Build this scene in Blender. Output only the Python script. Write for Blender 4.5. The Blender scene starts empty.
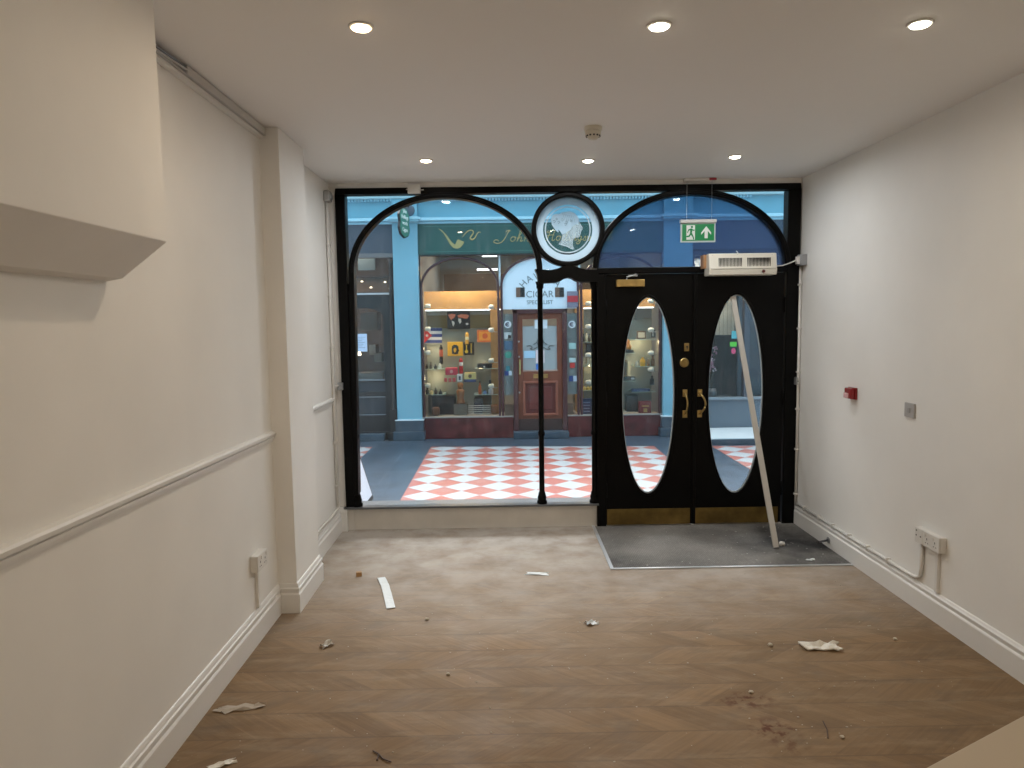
import bpy, bmesh, math, random
from mathutils import Vector, Matrix
random.seed(7)
COL = bpy.context.scene.collection
PI = math.pi
# ------------------------------------------------------------------ camera numbers
YAW, PITCH, ROLL, FPX = 0.0104, 0.0883, -0.0138, 713.37
EYE = Vector((0, 0, 1.7))
def cam_axes():
    f = Vector((math.sin(YAW)*math.cos(PITCH), math.cos(YAW)*math.cos(PITCH), -math.sin(PITCH)))
    r = Vector((math.cos(YAW), -math.sin(YAW), 0)); u = r.cross(f)
    c, s = math.cos(ROLL), math.sin(ROLL)
    return f, r*c+u*s, u*c-r*s
CF, CR, CU = cam_axes()
def ray(u, v): return CF+CR*((u-512)/FPX)-CU*((v-384)/FPX)
def at(u, v, y):            # point at depth y seen at pixel u,v
    d = ray(u, v); return EYE+d*(y/d.y)
def on_floor(u, v, z=0):
    d = ray(u, v); return EYE+d*((z-1.7)/d.z)
def on_x(u, v, x):
    d = ray(u, v); return EYE+d*(x/d.x)
D = 5.78; XL, XR, H, XP, XW = -1.354, 2.388, 2.797, -1.244, -1.366
PY0, PY1 = 4.107, 4.617     # pilaster
FY = 10.33                  # opposite facade
YB = -3.2                   # wall behind the camera

# ------------------------------------------------------------------ materials
MATS = {}
def nt(name):
    m = bpy.data.materials.new(name); m.use_nodes = True
    t = m.node_tree; t.nodes.clear()
    out = t.nodes.new('ShaderNodeOutputMaterial'); return m, t, out
def srgb(r, g, b):
    f = lambda c: (c/255/12.92) if c/255 <= .04045 else ((c/255+.055)/1.055)**2.4
    return (f(r), f(g), f(b), 1)
def mat(name, col, rough=.6, metal=0, bump=0, bscale=40, var=0, vscale=3, emit=None, es=0, spec=.5, coat=0):
    if name in MATS: return MATS[name]
    m, t, out = nt(name); N = t.nodes; L = t.links
    b = N.new('ShaderNodeBsdfPrincipled'); L.new(b.outputs[0], out.inputs[0])
    b.inputs['Base Color'].default_value = col; b.inputs['Roughness'].default_value = rough
    b.inputs['Metallic'].default_value = metal; b.inputs['Specular IOR Level'].default_value = spec
    b.inputs['Coat Weight'].default_value = coat
    tc = N.new('ShaderNodeTexCoord')
    if var:
        n = N.new('ShaderNodeTexNoise'); n.inputs['Scale'].default_value = vscale; n.inputs['Detail'].default_value = 6
        L.new(tc.outputs['Object'], n.inputs['Vector'])
        r = N.new('ShaderNodeMapRange'); r.inputs[1].default_value = .3; r.inputs[2].default_value = .7
        r.inputs[3].default_value = 1-var; r.inputs[4].default_value = 1+var
        L.new(n.outputs[0], r.inputs[0])
        mx = N.new('ShaderNodeVectorMath'); mx.operation = 'SCALE'; mx.inputs[0].default_value = col[:3]
        L.new(r.outputs[0], mx.inputs['Scale']); L.new(mx.outputs[0], b.inputs['Base Color'])
    if bump:
        n = N.new('ShaderNodeTexNoise'); n.inputs['Scale'].default_value = bscale; n.inputs['Detail'].default_value = 4
        L.new(tc.outputs['Object'], n.inputs['Vector'])
        bp = N.new('ShaderNodeBump'); bp.inputs['Strength'].default_value = bump; bp.inputs['Distance'].default_value = .01
        L.new(n.outputs[0], bp.inputs['Height']); L.new(bp.outputs[0], b.inputs['Normal'])
    if emit:
        b.inputs['Emission Color'].default_value = emit; b.inputs['Emission Strength'].default_value = es
    MATS[name] = m; return m
WALL = mat('white_wall_paint', (.84, .825, .79, 1), .55, bump=.12, bscale=6, var=.03, vscale=2)
CEILM = mat('ceiling_paint', (.90, .89, .87, 1), .7, bump=.04, bscale=5)
TRIMW = mat('white_gloss_trim', (.78, .765, .735, 1), .35, bump=.05, bscale=30)
PANELW = mat('panel_white', (.70, .67, .62, 1), .5, var=.06, vscale=5)
BLACK = mat('black_gloss_paint', (.0018, .0017, .0016, 1), .38, bump=.05, bscale=60, spec=.13)
BRASS = mat('aged_brass', (.46, .33, .13, 1), .33, 1, var=.35, vscale=9)
BRASSP = mat('brass_plate', (.20, .135, .042, 1), .48, .85, bump=.2, bscale=30, var=.4, vscale=7)
PLAST = mat('white_plastic', (.72, .70, .66, 1), .35)
CREAM = mat('cream_metal', (.72, .68, .58, 1), .4)
GREYP = mat('grey_plastic', (.33, .34, .35, 1), .4)
GREYM = mat('galvanised', (.42, .43, .44, 1), .35, .7)
DARK = mat('dark_slot', (.02, .02, .02, 1), .6)
ALU = mat('aluminium_strip', (.62, .64, .66, 1), .35, .6)
BATT = mat('primed_batten', (.52, .49, .44, 1), .6, var=.05, vscale=10)
PAPER = mat('paper', (.72, .68, .60, 1), .8, bump=.5, bscale=40)
TAPE = mat('white_tape', (.68, .71, .71, 1), .5, bump=.4, bscale=60)
RED = mat('red_plastic', (.25, .01, .012, 1), .25)
PINKLENS = mat('clear_lens', (.75, .45, .45, 1), .1)
EXGREEN = mat('sign_green', (.0, .16, .045, 1), .4, emit=(0, .16, .045, 1), es=.3)
EXWHITE = mat('sign_white', (.75, .78, .75, 1), .4)
WOODB = mat('raw_wood', (.35, .18, .08, 1), .6, var=.2, vscale=20)
BLUE = mat('blue_paint', srgb(120, 168, 186), .5, bump=.1, bscale=8, var=.05, vscale=3)
BLUEL = mat('pale_blue_moulding', srgb(160, 202, 218), .5)
GREENF = mat('green_fascia', srgb(36, 78, 72), .35, var=.1, vscale=4)
GOLD = mat('gold_leaf', srgb(168, 150, 98), .45, .2)
MAROON = mat('maroon_paint', srgb(72, 42, 46), .3, var=.1, vscale=8)
MARBLE = mat('red_marble', srgb(90, 42, 42), .25, var=.4, vscale=7)
SLATEP = mat('slate_plinth', srgb(62, 74, 86), .4, var=.25, vscale=6)
STONEW = mat('pale_stone_edge', srgb(200, 210, 215), .6)
DOORW = mat('red_brown_door', srgb(118, 64, 46), .35, var=.2, vscale=7)
DOORW2 = mat('red_brown_panel', srgb(104, 50, 46), .35, var=.2, vscale=9)
DKBROWN = mat('dark_brown_joinery', srgb(34, 29, 29), .4, var=.2, vscale=5)
DKGREY = mat('dark_grey_fascia', srgb(70, 74, 86), .5, var=.12, vscale=3)
SIGNW = mat('lunette_white', srgb(222, 232, 242), .5)
LETTER = mat('grey_lettering', srgb(120, 130, 135), .5)
OAK = mat('oak', srgb(176, 136, 88), .5, var=.12, vscale=8)
BACKG = mat('display_back_grey', srgb(146, 148, 140), .7, var=.08, vscale=4)
INTERW = mat('shop_interior_pale', srgb(170, 165, 158), .7)
BROWNI = mat('interior_brown', srgb(78, 58, 46), .6, var=.2, vscale=3)
BLK = mat('black_matt', (.012, .012, .014, 1), .5)
def C_(*a): return mat('c%d_%d_%d' % a, srgb(*a), .5)
def lamp_mat(name, col, s):
    m, t, out = nt(name); e = t.nodes.new('ShaderNodeEmission'); e.inputs[0].default_value = col; e.inputs[1].default_value = s
    t.links.new(e.outputs[0], out.inputs[0]); return m
LEDW = lamp_mat('led_warm', (1, .70, .42, 1), 22)
LEDN = lamp_mat('led_neutral', (1, .93, .72, 1), 22)
LEDC = lamp_mat('led_strip', (.95, .97, 1, 1), 4)
LEDS = lamp_mat('shop_spot_glow', (1, .85, .6, 1), 6)

def glass(name, tint=(1, 1, 1, 1), haze=.02, hazecol=(.8, .9, 1, 1), streak=.05, translucent=False, refl=1.0):
    m, t, out = nt(name); N = t.nodes; L = t.links
    tr = N.new('ShaderNodeBsdfTransparent'); tr.inputs[0].default_value = tint
    gl = N.new('ShaderNodeBsdfGlossy'); gl.inputs['Roughness'].default_value = .01
    fr = N.new('ShaderNodeFresnel'); fr.inputs[0].default_value = 1.3
    mu = N.new('ShaderNodeMath'); mu.operation = 'MULTIPLY'; mu.inputs[1].default_value = refl
    L.new(fr.outputs[0], mu.inputs[0])
    mx = N.new('ShaderNodeMixShader'); L.new(mu.outputs[0], mx.inputs[0]); L.new(tr.outputs[0], mx.inputs[1]); L.new(gl.outputs[0], mx.inputs[2])
    df = N.new('ShaderNodeBsdfTranslucent' if translucent else 'ShaderNodeBsdfDiffuse'); df.inputs[0].default_value = hazecol
    tc = N.new('ShaderNodeTexCoord'); mp = N.new('ShaderNodeMapping'); mp.inputs['Scale'].default_value = (9, 9, 1.3)
    mp.inputs['Rotation'].default_value = (0, .35, 0)
    n = N.new('ShaderNodeTexNoise'); n.inputs['Scale'].default_value = 2.2; n.inputs['Detail'].default_value = 7
    L.new(tc.outputs['Object'], mp.inputs[0]); L.new(mp.outputs[0], n.inputs['Vector'])
    r = N.new('ShaderNodeMapRange'); r.inputs[1].default_value = .5; r.inputs[2].default_value = .8
    r.inputs[3].default_value = haze; r.inputs[4].default_value = haze+streak; L.new(n.outputs[0], r.inputs[0])
    m2 = N.new('ShaderNodeMixShader'); L.new(r.outputs[0], m2.inputs[0]); L.new(mx.outputs[0], m2.inputs[1]); L.new(df.outputs[0], m2.inputs[2])
    L.new(m2.outputs[0], out.inputs[0]); return m
GLASS = glass('clear_glass', haze=.006, streak=.035)
GLASSD = glass('door_glass', haze=.008, streak=.04)
GLASSB = glass('blue_film_glass', (.50, .57, .66, 1), .08, (.26, .40, .72, 1), .03, True)
GLASSO = glass('opposite_shop_glass', (.97, .98, .97, 1), .0, (.7, .8, .85, 1), .02)
GLASSS = glass('dark_shop_glass', (.93, .93, .93, 1), .0, (.7, .8, .9, 1), .02)
FROST = glass('frosted_glass', (1, 1, 1, 1), .78, (.66, .76, .82, 1), .05, True)
ETCH = glass('etched_line', (1, 1, 1, 1), .5, (.72, .80, .84, 1), .2, True)
FROSTD = glass('frosted_door_film', (1, 1, 1, 1), .85, (.40, .43, .44, 1), .05)

def chevron():
    m, t, out = nt('chevron_wood_floor'); N = t.nodes; L = t.links
    b = N.new('ShaderNodeBsdfPrincipled'); L.new(b.outputs[0], out.inputs[0])
    geo = N.new('ShaderNodeNewGeometry'); sp = N.new('ShaderNodeSeparateXYZ'); L.new(geo.outputs['Position'], sp.inputs[0])
    def M(op, a, c=None, k=None):
        n = N.new('ShaderNodeMath'); n.operation = op
        for i, v in enumerate((a, c, k)):
            if v is None: continue
            if isinstance(v, (int, float)): n.inputs[i].default_value = v
            else: L.new(v, n.inputs[i])
        return n.outputs[0]
    X, Yv = sp.outputs[0], sp.outputs[1]
    ry = M('DIVIDE', M('ADD', Yv, 10-.076), .19)
    row = M('FLOOR', ry); fy = M('SUBTRACT', ry, row)
    sgn = M('SUBTRACT', M('MULTIPLY', M('MODULO', row, 2), 2), 1)
    u = M('DIVIDE', M('ADD', X, M('MULTIPLY', M('MULTIPLY', sgn, fy), .24)), .21)
    pid = M('FLOOR', u); fu = M('SUBTRACT', u, pid)
    cv = N.new('ShaderNodeCombineXYZ'); L.new(row, cv.inputs[0]); L.new(pid, cv.inputs[1])
    wn = N.new('ShaderNodeTexWhiteNoise'); wn.noise_dimensions = '2D'; L.new(cv.outputs[0], wn.inputs['Vector'])
    gv = N.new('ShaderNodeCombineXYZ'); L.new(M('MULTIPLY', u, 5.0), gv.inputs[0]); L.new(M('MULTIPLY', Yv, 2.2), gv.inputs[1]); L.new(M('MULTIPLY', row, 3.1), gv.inputs[2])
    gn = N.new('ShaderNodeTexNoise'); gn.inputs['Scale'].default_value = 2.0; gn.inputs['Detail'].default_value = 8; gn.inputs['Roughness'].default_value = .65
    L.new(gv.outputs[0], gn.inputs['Vector'])
    # seams
    e1 = M('GREATER_THAN', M('ABSOLUTE', M('SUBTRACT', fu, .5)), .485)
    e2 = M('GREATER_THAN', M('ABSOLUTE', M('SUBTRACT', fy, .5)), .478)
    seam = M('MAXIMUM', M('MULTIPLY', e1, .5), e2)
    fac = M('ADD', M('MULTIPLY', wn.outputs[0], .26), M('MULTIPLY', gn.outputs[0], .85))
    cr = N.new('ShaderNodeValToRGB'); cr.color_ramp.elements[0].position = .25; cr.color_ramp.elements[1].position = .85
    cr.color_ramp.elements[0].color = (.120, .066, .028, 1); cr.color_ramp.elements[1].color = (.31, .19, .095, 1)
    L.new(fac, cr.inputs[0])
    def noise(sc, det, lo, hi, o0, o1, vec=None, ro=.6):
        n = N.new('ShaderNodeTexNoise'); n.inputs['Scale'].default_value = sc; n.inputs['Detail'].default_value = det; n.inputs['Roughness'].default_value = ro
        L.new(vec or geo.outputs['Position'], n.inputs['Vector'])
        r = N.new('ShaderNodeMapRange'); r.inputs[1].default_value = lo; r.inputs[2].default_value = hi; r.inputs[3].default_value = o0; r.inputs[4].default_value = o1
        L.new(n.outputs[0], r.inputs[0]); return r.outputs[0]
    def mixc(f, a, c):
        n = N.new('ShaderNodeMix'); n.data_type = 'RGBA'; L.new(f, n.inputs[0])
        for i, v in ((6, a), (7, c)):
            if isinstance(v, tuple): n.inputs[i].default_value = v
            else: L.new(v, n.inputs[i])
        return n.outputs[2]
    c = mixc(M('MULTIPLY', seam, .62), cr.outputs[0], (.07, .045, .03, 1))
    c = mixc(noise(1.6, 7, .30, .72, .25, .75), c, (.20, .135, .075, 1))      # dust
    mp = N.new('ShaderNodeMapping'); mp.inputs['Rotation'].default_value = (0, 0, .6); mp.inputs['Scale'].default_value = (1, 4, 1); L.new(geo.outputs['Position'], mp.inputs[0])
    c = mixc(noise(3.0, 10, .50, .68, 0, .5, mp.outputs[0], .7), c, (.31, .23, .145, 1))
    mq = N.new('ShaderNodeMapping'); mq.inputs['Rotation'].default_value = (0, 0, -.75); mq.inputs['Scale'].default_value = (1, 6, 1); L.new(geo.outputs['Position'], mq.inputs[0])
    c = mixc(noise(2.4, 10, .52, .70, 0, .45, mq.outputs[0], .7), c, (.095, .070, .048, 1))
    c = mixc(noise(5, 8, .55, .7, 0, .35), c, (.13, .10, .072, 1))
    c = mixc(noise(45, 3, .70, .74, 0, .55), c, (.48, .42, .34, 1))         # plaster specks
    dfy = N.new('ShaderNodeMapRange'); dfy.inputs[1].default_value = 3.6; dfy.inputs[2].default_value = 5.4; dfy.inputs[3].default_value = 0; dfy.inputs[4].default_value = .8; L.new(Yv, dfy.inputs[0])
    c = mixc(M('MULTIPLY', dfy.outputs[0], noise(4, 8, .3, .62, .35, 1)), c, (.55, .51, .46, 1))     # dust plus painted daylight, paler towards the window
    for (cx, cy, rx, ry_, amt) in ((1.06, 3.03, .15, .08, 1.0), (1.09, 2.80, .12, .11, 1.0), (1.22, 2.92, .05, .05, .5), (1.12, 2.68, .08, .06, .5)):
        dx = M('DIVIDE', M('SUBTRACT', X, cx), rx); dy = M('DIVIDE', M('SUBTRACT', Yv, cy), ry_)
        dd = M('SQRT', M('ADD', M('MULTIPLY', dx, dx), M('MULTIPLY', dy, dy)))
        r = N.new('ShaderNodeMapRange'); r.inputs[1].default_value = 1.1; r.inputs[2].default_value = .3; r.inputs[3].default_value = 0; r.inputs[4].default_value = amt
        L.new(dd, r.inputs[0])
        c = mixc(M('MULTIPLY', r.outputs[0], noise(22, 5, .48, .6, 0, 1)), c, (.085, .026, .008, 1))
    L.new(c, b.inputs['Base Color'])
    rr = noise(3, 6, .3, .7, .58, .78); L.new(rr, b.inputs['Roughness']); b.inputs['Specular IOR Level'].default_value = .22
    bp = N.new('ShaderNodeBump'); bp.inputs['Strength'].default_value = .25; bp.inputs['Distance'].default_value = .004
    L.new(M('SUBTRACT', gn.outputs[0], seam), bp.inputs['Height']); L.new(bp.outputs[0], b.inputs['Normal'])
    return m
FLOORM = chevron()
def checker_mat():
    m, t, out = nt('red_white_harlequin_tile'); N = t.nodes; L = t.links
    b = N.new('ShaderNodeBsdfPrincipled'); L.new(b.outputs[0], out.inputs[0])
    geo = N.new('ShaderNodeNewGeometry'); sp = N.new('ShaderNodeSeparateXYZ'); L.new(geo.outputs['Position'], sp.inputs[0])
    def M(op, a, c=None):
        n = N.new('ShaderNodeMath'); n.operation = op
        for i, v in enumerate((a, c)):
            if v is None: continue
            if isinstance(v, (int, float)): n.inputs[i].default_value = v
            else: L.new(v, n.inputs[i])
        return n.outputs[0]
    x = M('SUBTRACT', sp.outputs[0], -.074); y = M('SUBTRACT', sp.outputs[1], 6.875); d = .3748
    u = M('FLOOR', M('ADD', M('DIVIDE', M('ADD', x, y), d), 100.5)); v = M('FLOOR', M('ADD', M('DIVIDE', M('SUBTRACT', x, y), d), 100.5))
    par = M('MODULO', M('ADD', u, v), 2)
    cv = N.new('ShaderNodeCombineXYZ'); L.new(u, cv.inputs[0]); L.new(v, cv.inputs[1])
    n = N.new('ShaderNodeTexNoise'); n.inputs['Scale'].default_value = 3; n.inputs['Detail'].default_value = 6; L.new(geo.outputs['Position'], n.inputs['Vector'])
    mx = N.new('ShaderNodeMix'); mx.data_type = 'RGBA'; L.new(par, mx.inputs[0])
    mx.inputs[6].default_value = srgb(164, 172, 176); mx.inputs[7].default_value = srgb(158, 92, 82)
    m2 = N.new('ShaderNodeMix'); m2.data_type = 'RGBA'; r = N.new('ShaderNodeMapRange'); r.inputs[1].default_value = .35; r.inputs[2].default_value = .75; r.inputs[4].default_value = .3
    L.new(n.outputs[0], r.inputs[0]); L.new(r.outputs[0], m2.inputs[0]); L.new(mx.outputs[2], m2.inputs[6]); m2.inputs[7].default_value = srgb(160, 152, 150)
    L.new(m2.outputs[2], b.inputs['Base Color']); b.inputs['Roughness'].default_value = .4
    return m
CHECK = checker_mat()
def brick_mat(name, c1, c2, mortar, w, h, rough, ms=.006, bump=.1, freq=0):
    m, t, out = nt(name); N = t.nodes; L = t.links
    b = N.new('ShaderNodeBsdfPrincipled'); L.new(b.outputs[0], out.inputs[0])
    geo = N.new('ShaderNodeNewGeometry'); br = N.new('ShaderNodeTexBrick'); L.new(geo.outputs['Position'], br.inputs['Vector'])
    br.inputs['Color1'].default_value = c1; br.inputs['Color2'].default_value = c2; br.inputs['Mortar'].default_value = mortar
    br.inputs['Scale'].default_value = 1; br.inputs['Brick Width'].default_value = w; br.inputs['Row Height'].default_value = h; br.inputs['Mortar Size'].default_value = ms
    n = N.new('ShaderNodeTexNoise'); n.inputs['Scale'].default_value = 4; n.inputs['Detail'].default_value = 8; L.new(geo.outputs['Position'], n.inputs['Vector'])
    mx = N.new('ShaderNodeMix'); mx.data_type = 'RGBA'; mx.blend_type = 'OVERLAY'; mx.inputs[0].default_value = .6
    L.new(br.outputs[0], mx.inputs[6]); L.new(n.outputs[0], mx.inputs[7]); L.new(mx.outputs[2], b.inputs['Base Color'])
    b.inputs['Roughness'].default_value = rough
    return m
SLATEF = brick_mat('blue_slate_paving', srgb(56, 70, 84), srgb(62, 76, 90), srgb(84, 94, 104), .9, .62, .38)
def mat_mat():
    m, t, out = nt('ribbed_entrance_matting'); N = t.nodes; L = t.links
    b = N.new('ShaderNodeBsdfPrincipled'); L.new(b.outputs[0], out.inputs[0]); b.inputs['Roughness'].default_value = .95
    b.inputs['Specular IOR Level'].default_value = .1
    geo = N.new('ShaderNodeNewGeometry')
    vo = N.new('ShaderNodeTexVoronoi'); vo.inputs['Scale'].default_value = 75; vo.inputs['Randomness'].default_value = .15; L.new(geo.outputs['Position'], vo.inputs['Vector'])
    n = N.new('ShaderNodeTexNoise'); n.inputs['Scale'].default_value = 2.2; n.inputs['Detail'].default_value = 8; L.new(geo.outputs['Position'], n.inputs['Vector'])
    r = N.new('ShaderNodeValToRGB'); r.color_ramp.elements[0].position = .35; r.color_ramp.elements[1].position = .68
    r.color_ramp.elements[0].color = (.065, .064, .066, 1); r.color_ramp.elements[1].color = (.38, .36, .33, 1); L.new(n.outputs[0], r.inputs[0])
    n2 = N.new('ShaderNodeTexNoise'); n2.inputs['Scale'].default_value = 38; n2.inputs['Detail'].default_value = 3; L.new(geo.outputs['Position'], n2.inputs['Vector'])
    r2 = N.new('ShaderNodeMapRange'); r2.inputs[1].default_value = .70; r2.inputs[2].default_value = .74; r2.inputs[4].default_value = .7; L.new(n2.outputs[0], r2.inputs[0])
    mv = N.new('ShaderNodeMapRange'); mv.inputs[1].default_value = 0; mv.inputs[2].default_value = .6; mv.inputs[3].default_value = 1.25; mv.inputs[4].default_value = .45; L.new(vo.outputs[0], mv.inputs[0])
    sc = N.new('ShaderNodeVectorMath'); sc.operation = 'SCALE'; L.new(r.outputs[0], sc.inputs[0]); L.new(mv.outputs[0], sc.inputs['Scale'])
    mx = N.new('ShaderNodeMix'); mx.data_type = 'RGBA'; L.new(r2.outputs[0], mx.inputs[0])
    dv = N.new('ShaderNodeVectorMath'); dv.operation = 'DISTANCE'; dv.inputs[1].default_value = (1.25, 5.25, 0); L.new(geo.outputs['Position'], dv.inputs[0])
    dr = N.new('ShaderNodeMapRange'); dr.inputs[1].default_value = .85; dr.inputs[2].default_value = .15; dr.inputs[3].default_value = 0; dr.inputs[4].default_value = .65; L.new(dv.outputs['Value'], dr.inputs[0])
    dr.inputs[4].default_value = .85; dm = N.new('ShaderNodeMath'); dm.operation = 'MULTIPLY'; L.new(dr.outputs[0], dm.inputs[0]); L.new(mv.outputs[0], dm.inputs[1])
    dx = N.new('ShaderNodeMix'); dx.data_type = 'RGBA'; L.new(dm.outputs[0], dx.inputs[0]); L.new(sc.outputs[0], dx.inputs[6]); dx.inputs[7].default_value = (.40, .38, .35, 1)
    L.new(dx.outputs[2], mx.inputs[6]); mx.inputs[7].default_value = (.3, .3, .3, 1)
    L.new(mx.outputs[2], b.inputs['Base Color'])
    bp = N.new('ShaderNodeBump'); bp.inputs['Strength'].default_value = .4; bp.inputs['Distance'].default_value = .005; L.new(vo.outputs[0], bp.inputs['Height']); L.new(bp.outputs[0], b.inputs['Normal'])
    return m
MATM = mat_mat()

# ------------------------------------------------------------------ mesh building
ORG = {}
class MB:
    def __init__(s): s.bm = bmesh.new()
    def face(s, vs):
        try: return s.bm.faces.new(vs)
        except ValueError: return None
    def box(s, x0, x1, y0, y1, z0, z1, mtx=None):
        vs = [s.bm.verts.new(Vector((x, y, z)) if mtx is None else mtx @ Vector((x, y, z))) for x in (x0, x1) for y in (y0, y1) for z in (z0, z1)]
        for f in ((0, 1, 3, 2), (4, 6, 7, 5), (0, 4, 5, 1), (2, 3, 7, 6), (0, 2, 6, 4), (1, 5, 7, 3)): s.face([vs[i] for i in f])
        return s
    def prism(s, pts, a0, a1, axis='y', mtx=None):
        def P(p, a):
            v = Vector((p[0], a, p[1])) if axis == 'y' else Vector((a, p[0], p[1])) if axis == 'x' else Vector((p[0], p[1], a))
            return v if mtx is None else mtx @ v
        A = [s.bm.verts.new(P(p, a0)) for p in pts]; B = [s.bm.verts.new(P(p, a1)) for p in pts]; n = len(pts)
        s.face(A); s.face(B[::-1])
        for i in range(n): s.face([A[i], A[(i+1) % n], B[(i+1) % n], B[i]])
        return s
    def band(s, inner, outer, y0, y1, closed=True):       # strip between two matched outlines in x,z
        n = len(inner); R = []
        for (p, y) in ((inner, y0), (outer, y0), (outer, y1), (inner, y1)): R.append([s.bm.verts.new((q[0], y, q[1])) for q in p])
        m = n if closed else n-1
        for k in range(4):
            a, b = R[k], R[(k+1) % 4]
            for i in range(m): s.face([a[i], a[(i+1) % n], b[(i+1) % n], b[i]])
        if not closed:
            for i in (0, n-1): s.face([R[k][i] for k in range(4)])
        return s
    def tube(s, pts, r, n=10, cap=True, flat=1):
        pts = [Vector(p) for p in pts]; rs = r if isinstance(r, (list, tuple)) else [r]*len(pts); rings = []
        up = Vector((0, 0, 1))
        for i, p in enumerate(pts):
            t = (pts[min(i+1, len(pts)-1)]-pts[max(i-1, 0)]).normalized()
            ref = up if abs(t.dot(up)) < .95 else Vector((1, 0, 0))
            a = t.cross(ref).normalized(); b = a.cross(t).normalized()
            rings.append([s.bm.verts.new(p+a*math.cos(2*PI*k/n)*rs[i]+b*math.sin(2*PI*k/n)*rs[i]*flat) for k in range(n)])
        for i in range(len(pts)-1):
            for k in range(n): s.face([rings[i][k], rings[i][(k+1) % n], rings[i+1][(k+1) % n], rings[i+1][k]])
        if cap: s.face(rings[0][::-1]); s.face(rings[-1])
        return s
    def lathe(s, prof, c, axis='z', n=24):
        c = Vector(c); rings = []
        for (r, h) in prof:
            ring = []
            for k in range(n):
                a = 2*PI*k/n; x, y = r*math.cos(a), r*math.sin(a)
                v = Vector((x, y, h)) if axis == 'z' else Vector((x, h, y)) if axis == 'y' else Vector((h, x, y))
                ring.append(s.bm.verts.new(c+v))
            rings.append(ring)
        for i in range(len(rings)-1):
            for k in range(n): s.face([rings[i][k], rings[i][(k+1) % n], rings[i+1][(k+1) % n], rings[i+1][k]])
        s.face(rings[0][::-1]); s.face(rings[-1]); return s
    def build(s, name, m, parent=None, bevel=0, smooth=False, seg=2):
        bm = s.bm
        bmesh.ops.remove_doubles(bm, verts=bm.verts, dist=1e-6)
        bmesh.ops.recalc_face_normals(bm, faces=bm.faces)
        if parent is not None: org = ORG[parent.name]
        else:
            xs = [v.co for v in bm.verts]
            org = Vector(((min(v.x for v in xs)+max(v.x for v in xs))/2, (min(v.y for v in xs)+max(v.y for v in xs))/2, min(v.z for v in xs)))
        for v in bm.verts: v.co -= org
        me = bpy.data.meshes.new(name); bm.to_mesh(me); bm.free()
        me.materials.append(m)
        o = bpy.data.objects.new(name, me); COL.objects.link(o); ORG[o.name] = org.copy()
        if parent is not None: o.parent = parent
        else: o.location = org
        if smooth:
            for p in me.polygons: p.use_smooth = True
        if bevel:
            b = o.modifiers.new('bevel', 'BEVEL'); b.width = bevel; b.segments = seg; b.limit_method = 'ANGLE'; b.angle_limit = math.radians(40)
        return o
def thing(name, loc, label, cat, group=None):
    o = bpy.data.objects.new(name, None); COL.objects.link(o); o.location = loc; ORG[o.name] = Vector(loc)
    o.empty_display_size = .05
    return tag(o, label, cat, group)
def tag(o, label, cat, group=None, kind=None):
    o['label'] = label; o['category'] = cat
    if group: o['group'] = group
    if kind: o['kind'] = kind
    return o
def struct(o, label=None):
    o['kind'] = 'structure'
    if label: o['label'] = label
    return o
def slabel(o, label): o['label'] = label; return o
def kids(o): return [c for c in list(bpy.data.objects) if c.parent == o]
def copy_tree(o, loc, label, parent=None):
    ch = kids(o)
    c = o.copy(); COL.objects.link(c); c.location = loc
    if label: c['label'] = label
    ORG[c.name] = Vector(loc)
    for k in ch:
        k2 = k.copy(); COL.objects.link(k2); k2.parent = c
        for g in kids(k):
            g2 = g.copy(); COL.objects.link(g2); g2.parent = k2
    return c
def ell(cx, cz, a, b, t0, t1, n): return [(cx+a*math.cos(t0+(t1-t0)*i/(n-1)), cz+b*math.sin(t0+(t1-t0)*i/(n-1))) for i in range(n)]
def text_mesh(body, size, m, name, parent, x, y, z, align='CENTER', rot=0, ext=.002, sx=1.0, shear=0, facing='y'):
    cu = bpy.data.curves.new('t', 'FONT'); cu.body = body; cu.size = size; cu.align_x = align; cu.extrude = ext; cu.shear = shear; cu.resolution_u = 4
    t = bpy.data.objects.new('t', cu); COL.objects.link(t)
    dg = bpy.context.evaluated_depsgraph_get(); me = bpy.data.meshes.new_from_object(t.evaluated_get(dg))
    bpy.data.objects.remove(t); bpy.data.curves.remove(cu)
    base = Matrix.Rotation(PI/2, 4, 'X')
    if facing == 'x': base = Matrix.Rotation(PI/2, 4, 'Z') @ base      # reads when looked at from +x
    M4 = Matrix.Translation(Vector((x, y, z))-ORG[parent.name]) @ base @ Matrix.Rotation(rot, 4, 'Z') @ Matrix.Diagonal((sx, 1, 1, 1))
    me.transform(M4); me.materials.clear(); me.materials.append(m); me.name = name
    o = bpy.data.objects.new(name, me); COL.objects.link(o); o.parent = parent; ORG[o.name] = ORG[parent.name]
    return o
def area(name, loc, size, power, col, rot=(0, 0, 0), shape='DISK', sy=None, parent=None, spread=PI):
    l = bpy.data.lights.new(name, 'AREA'); l.shape = shape; l.size = size; l.energy = power; l.color = col; l.spread = spread
    if sy: l.size_y = sy
    o = bpy.data.objects.new(name, l); COL.objects.link(o)
    if parent is not None: o.parent = parent; o.location = Vector(loc)-ORG[parent.name]
    else: o.location = loc
    o.rotation_euler = rot; return o

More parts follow.
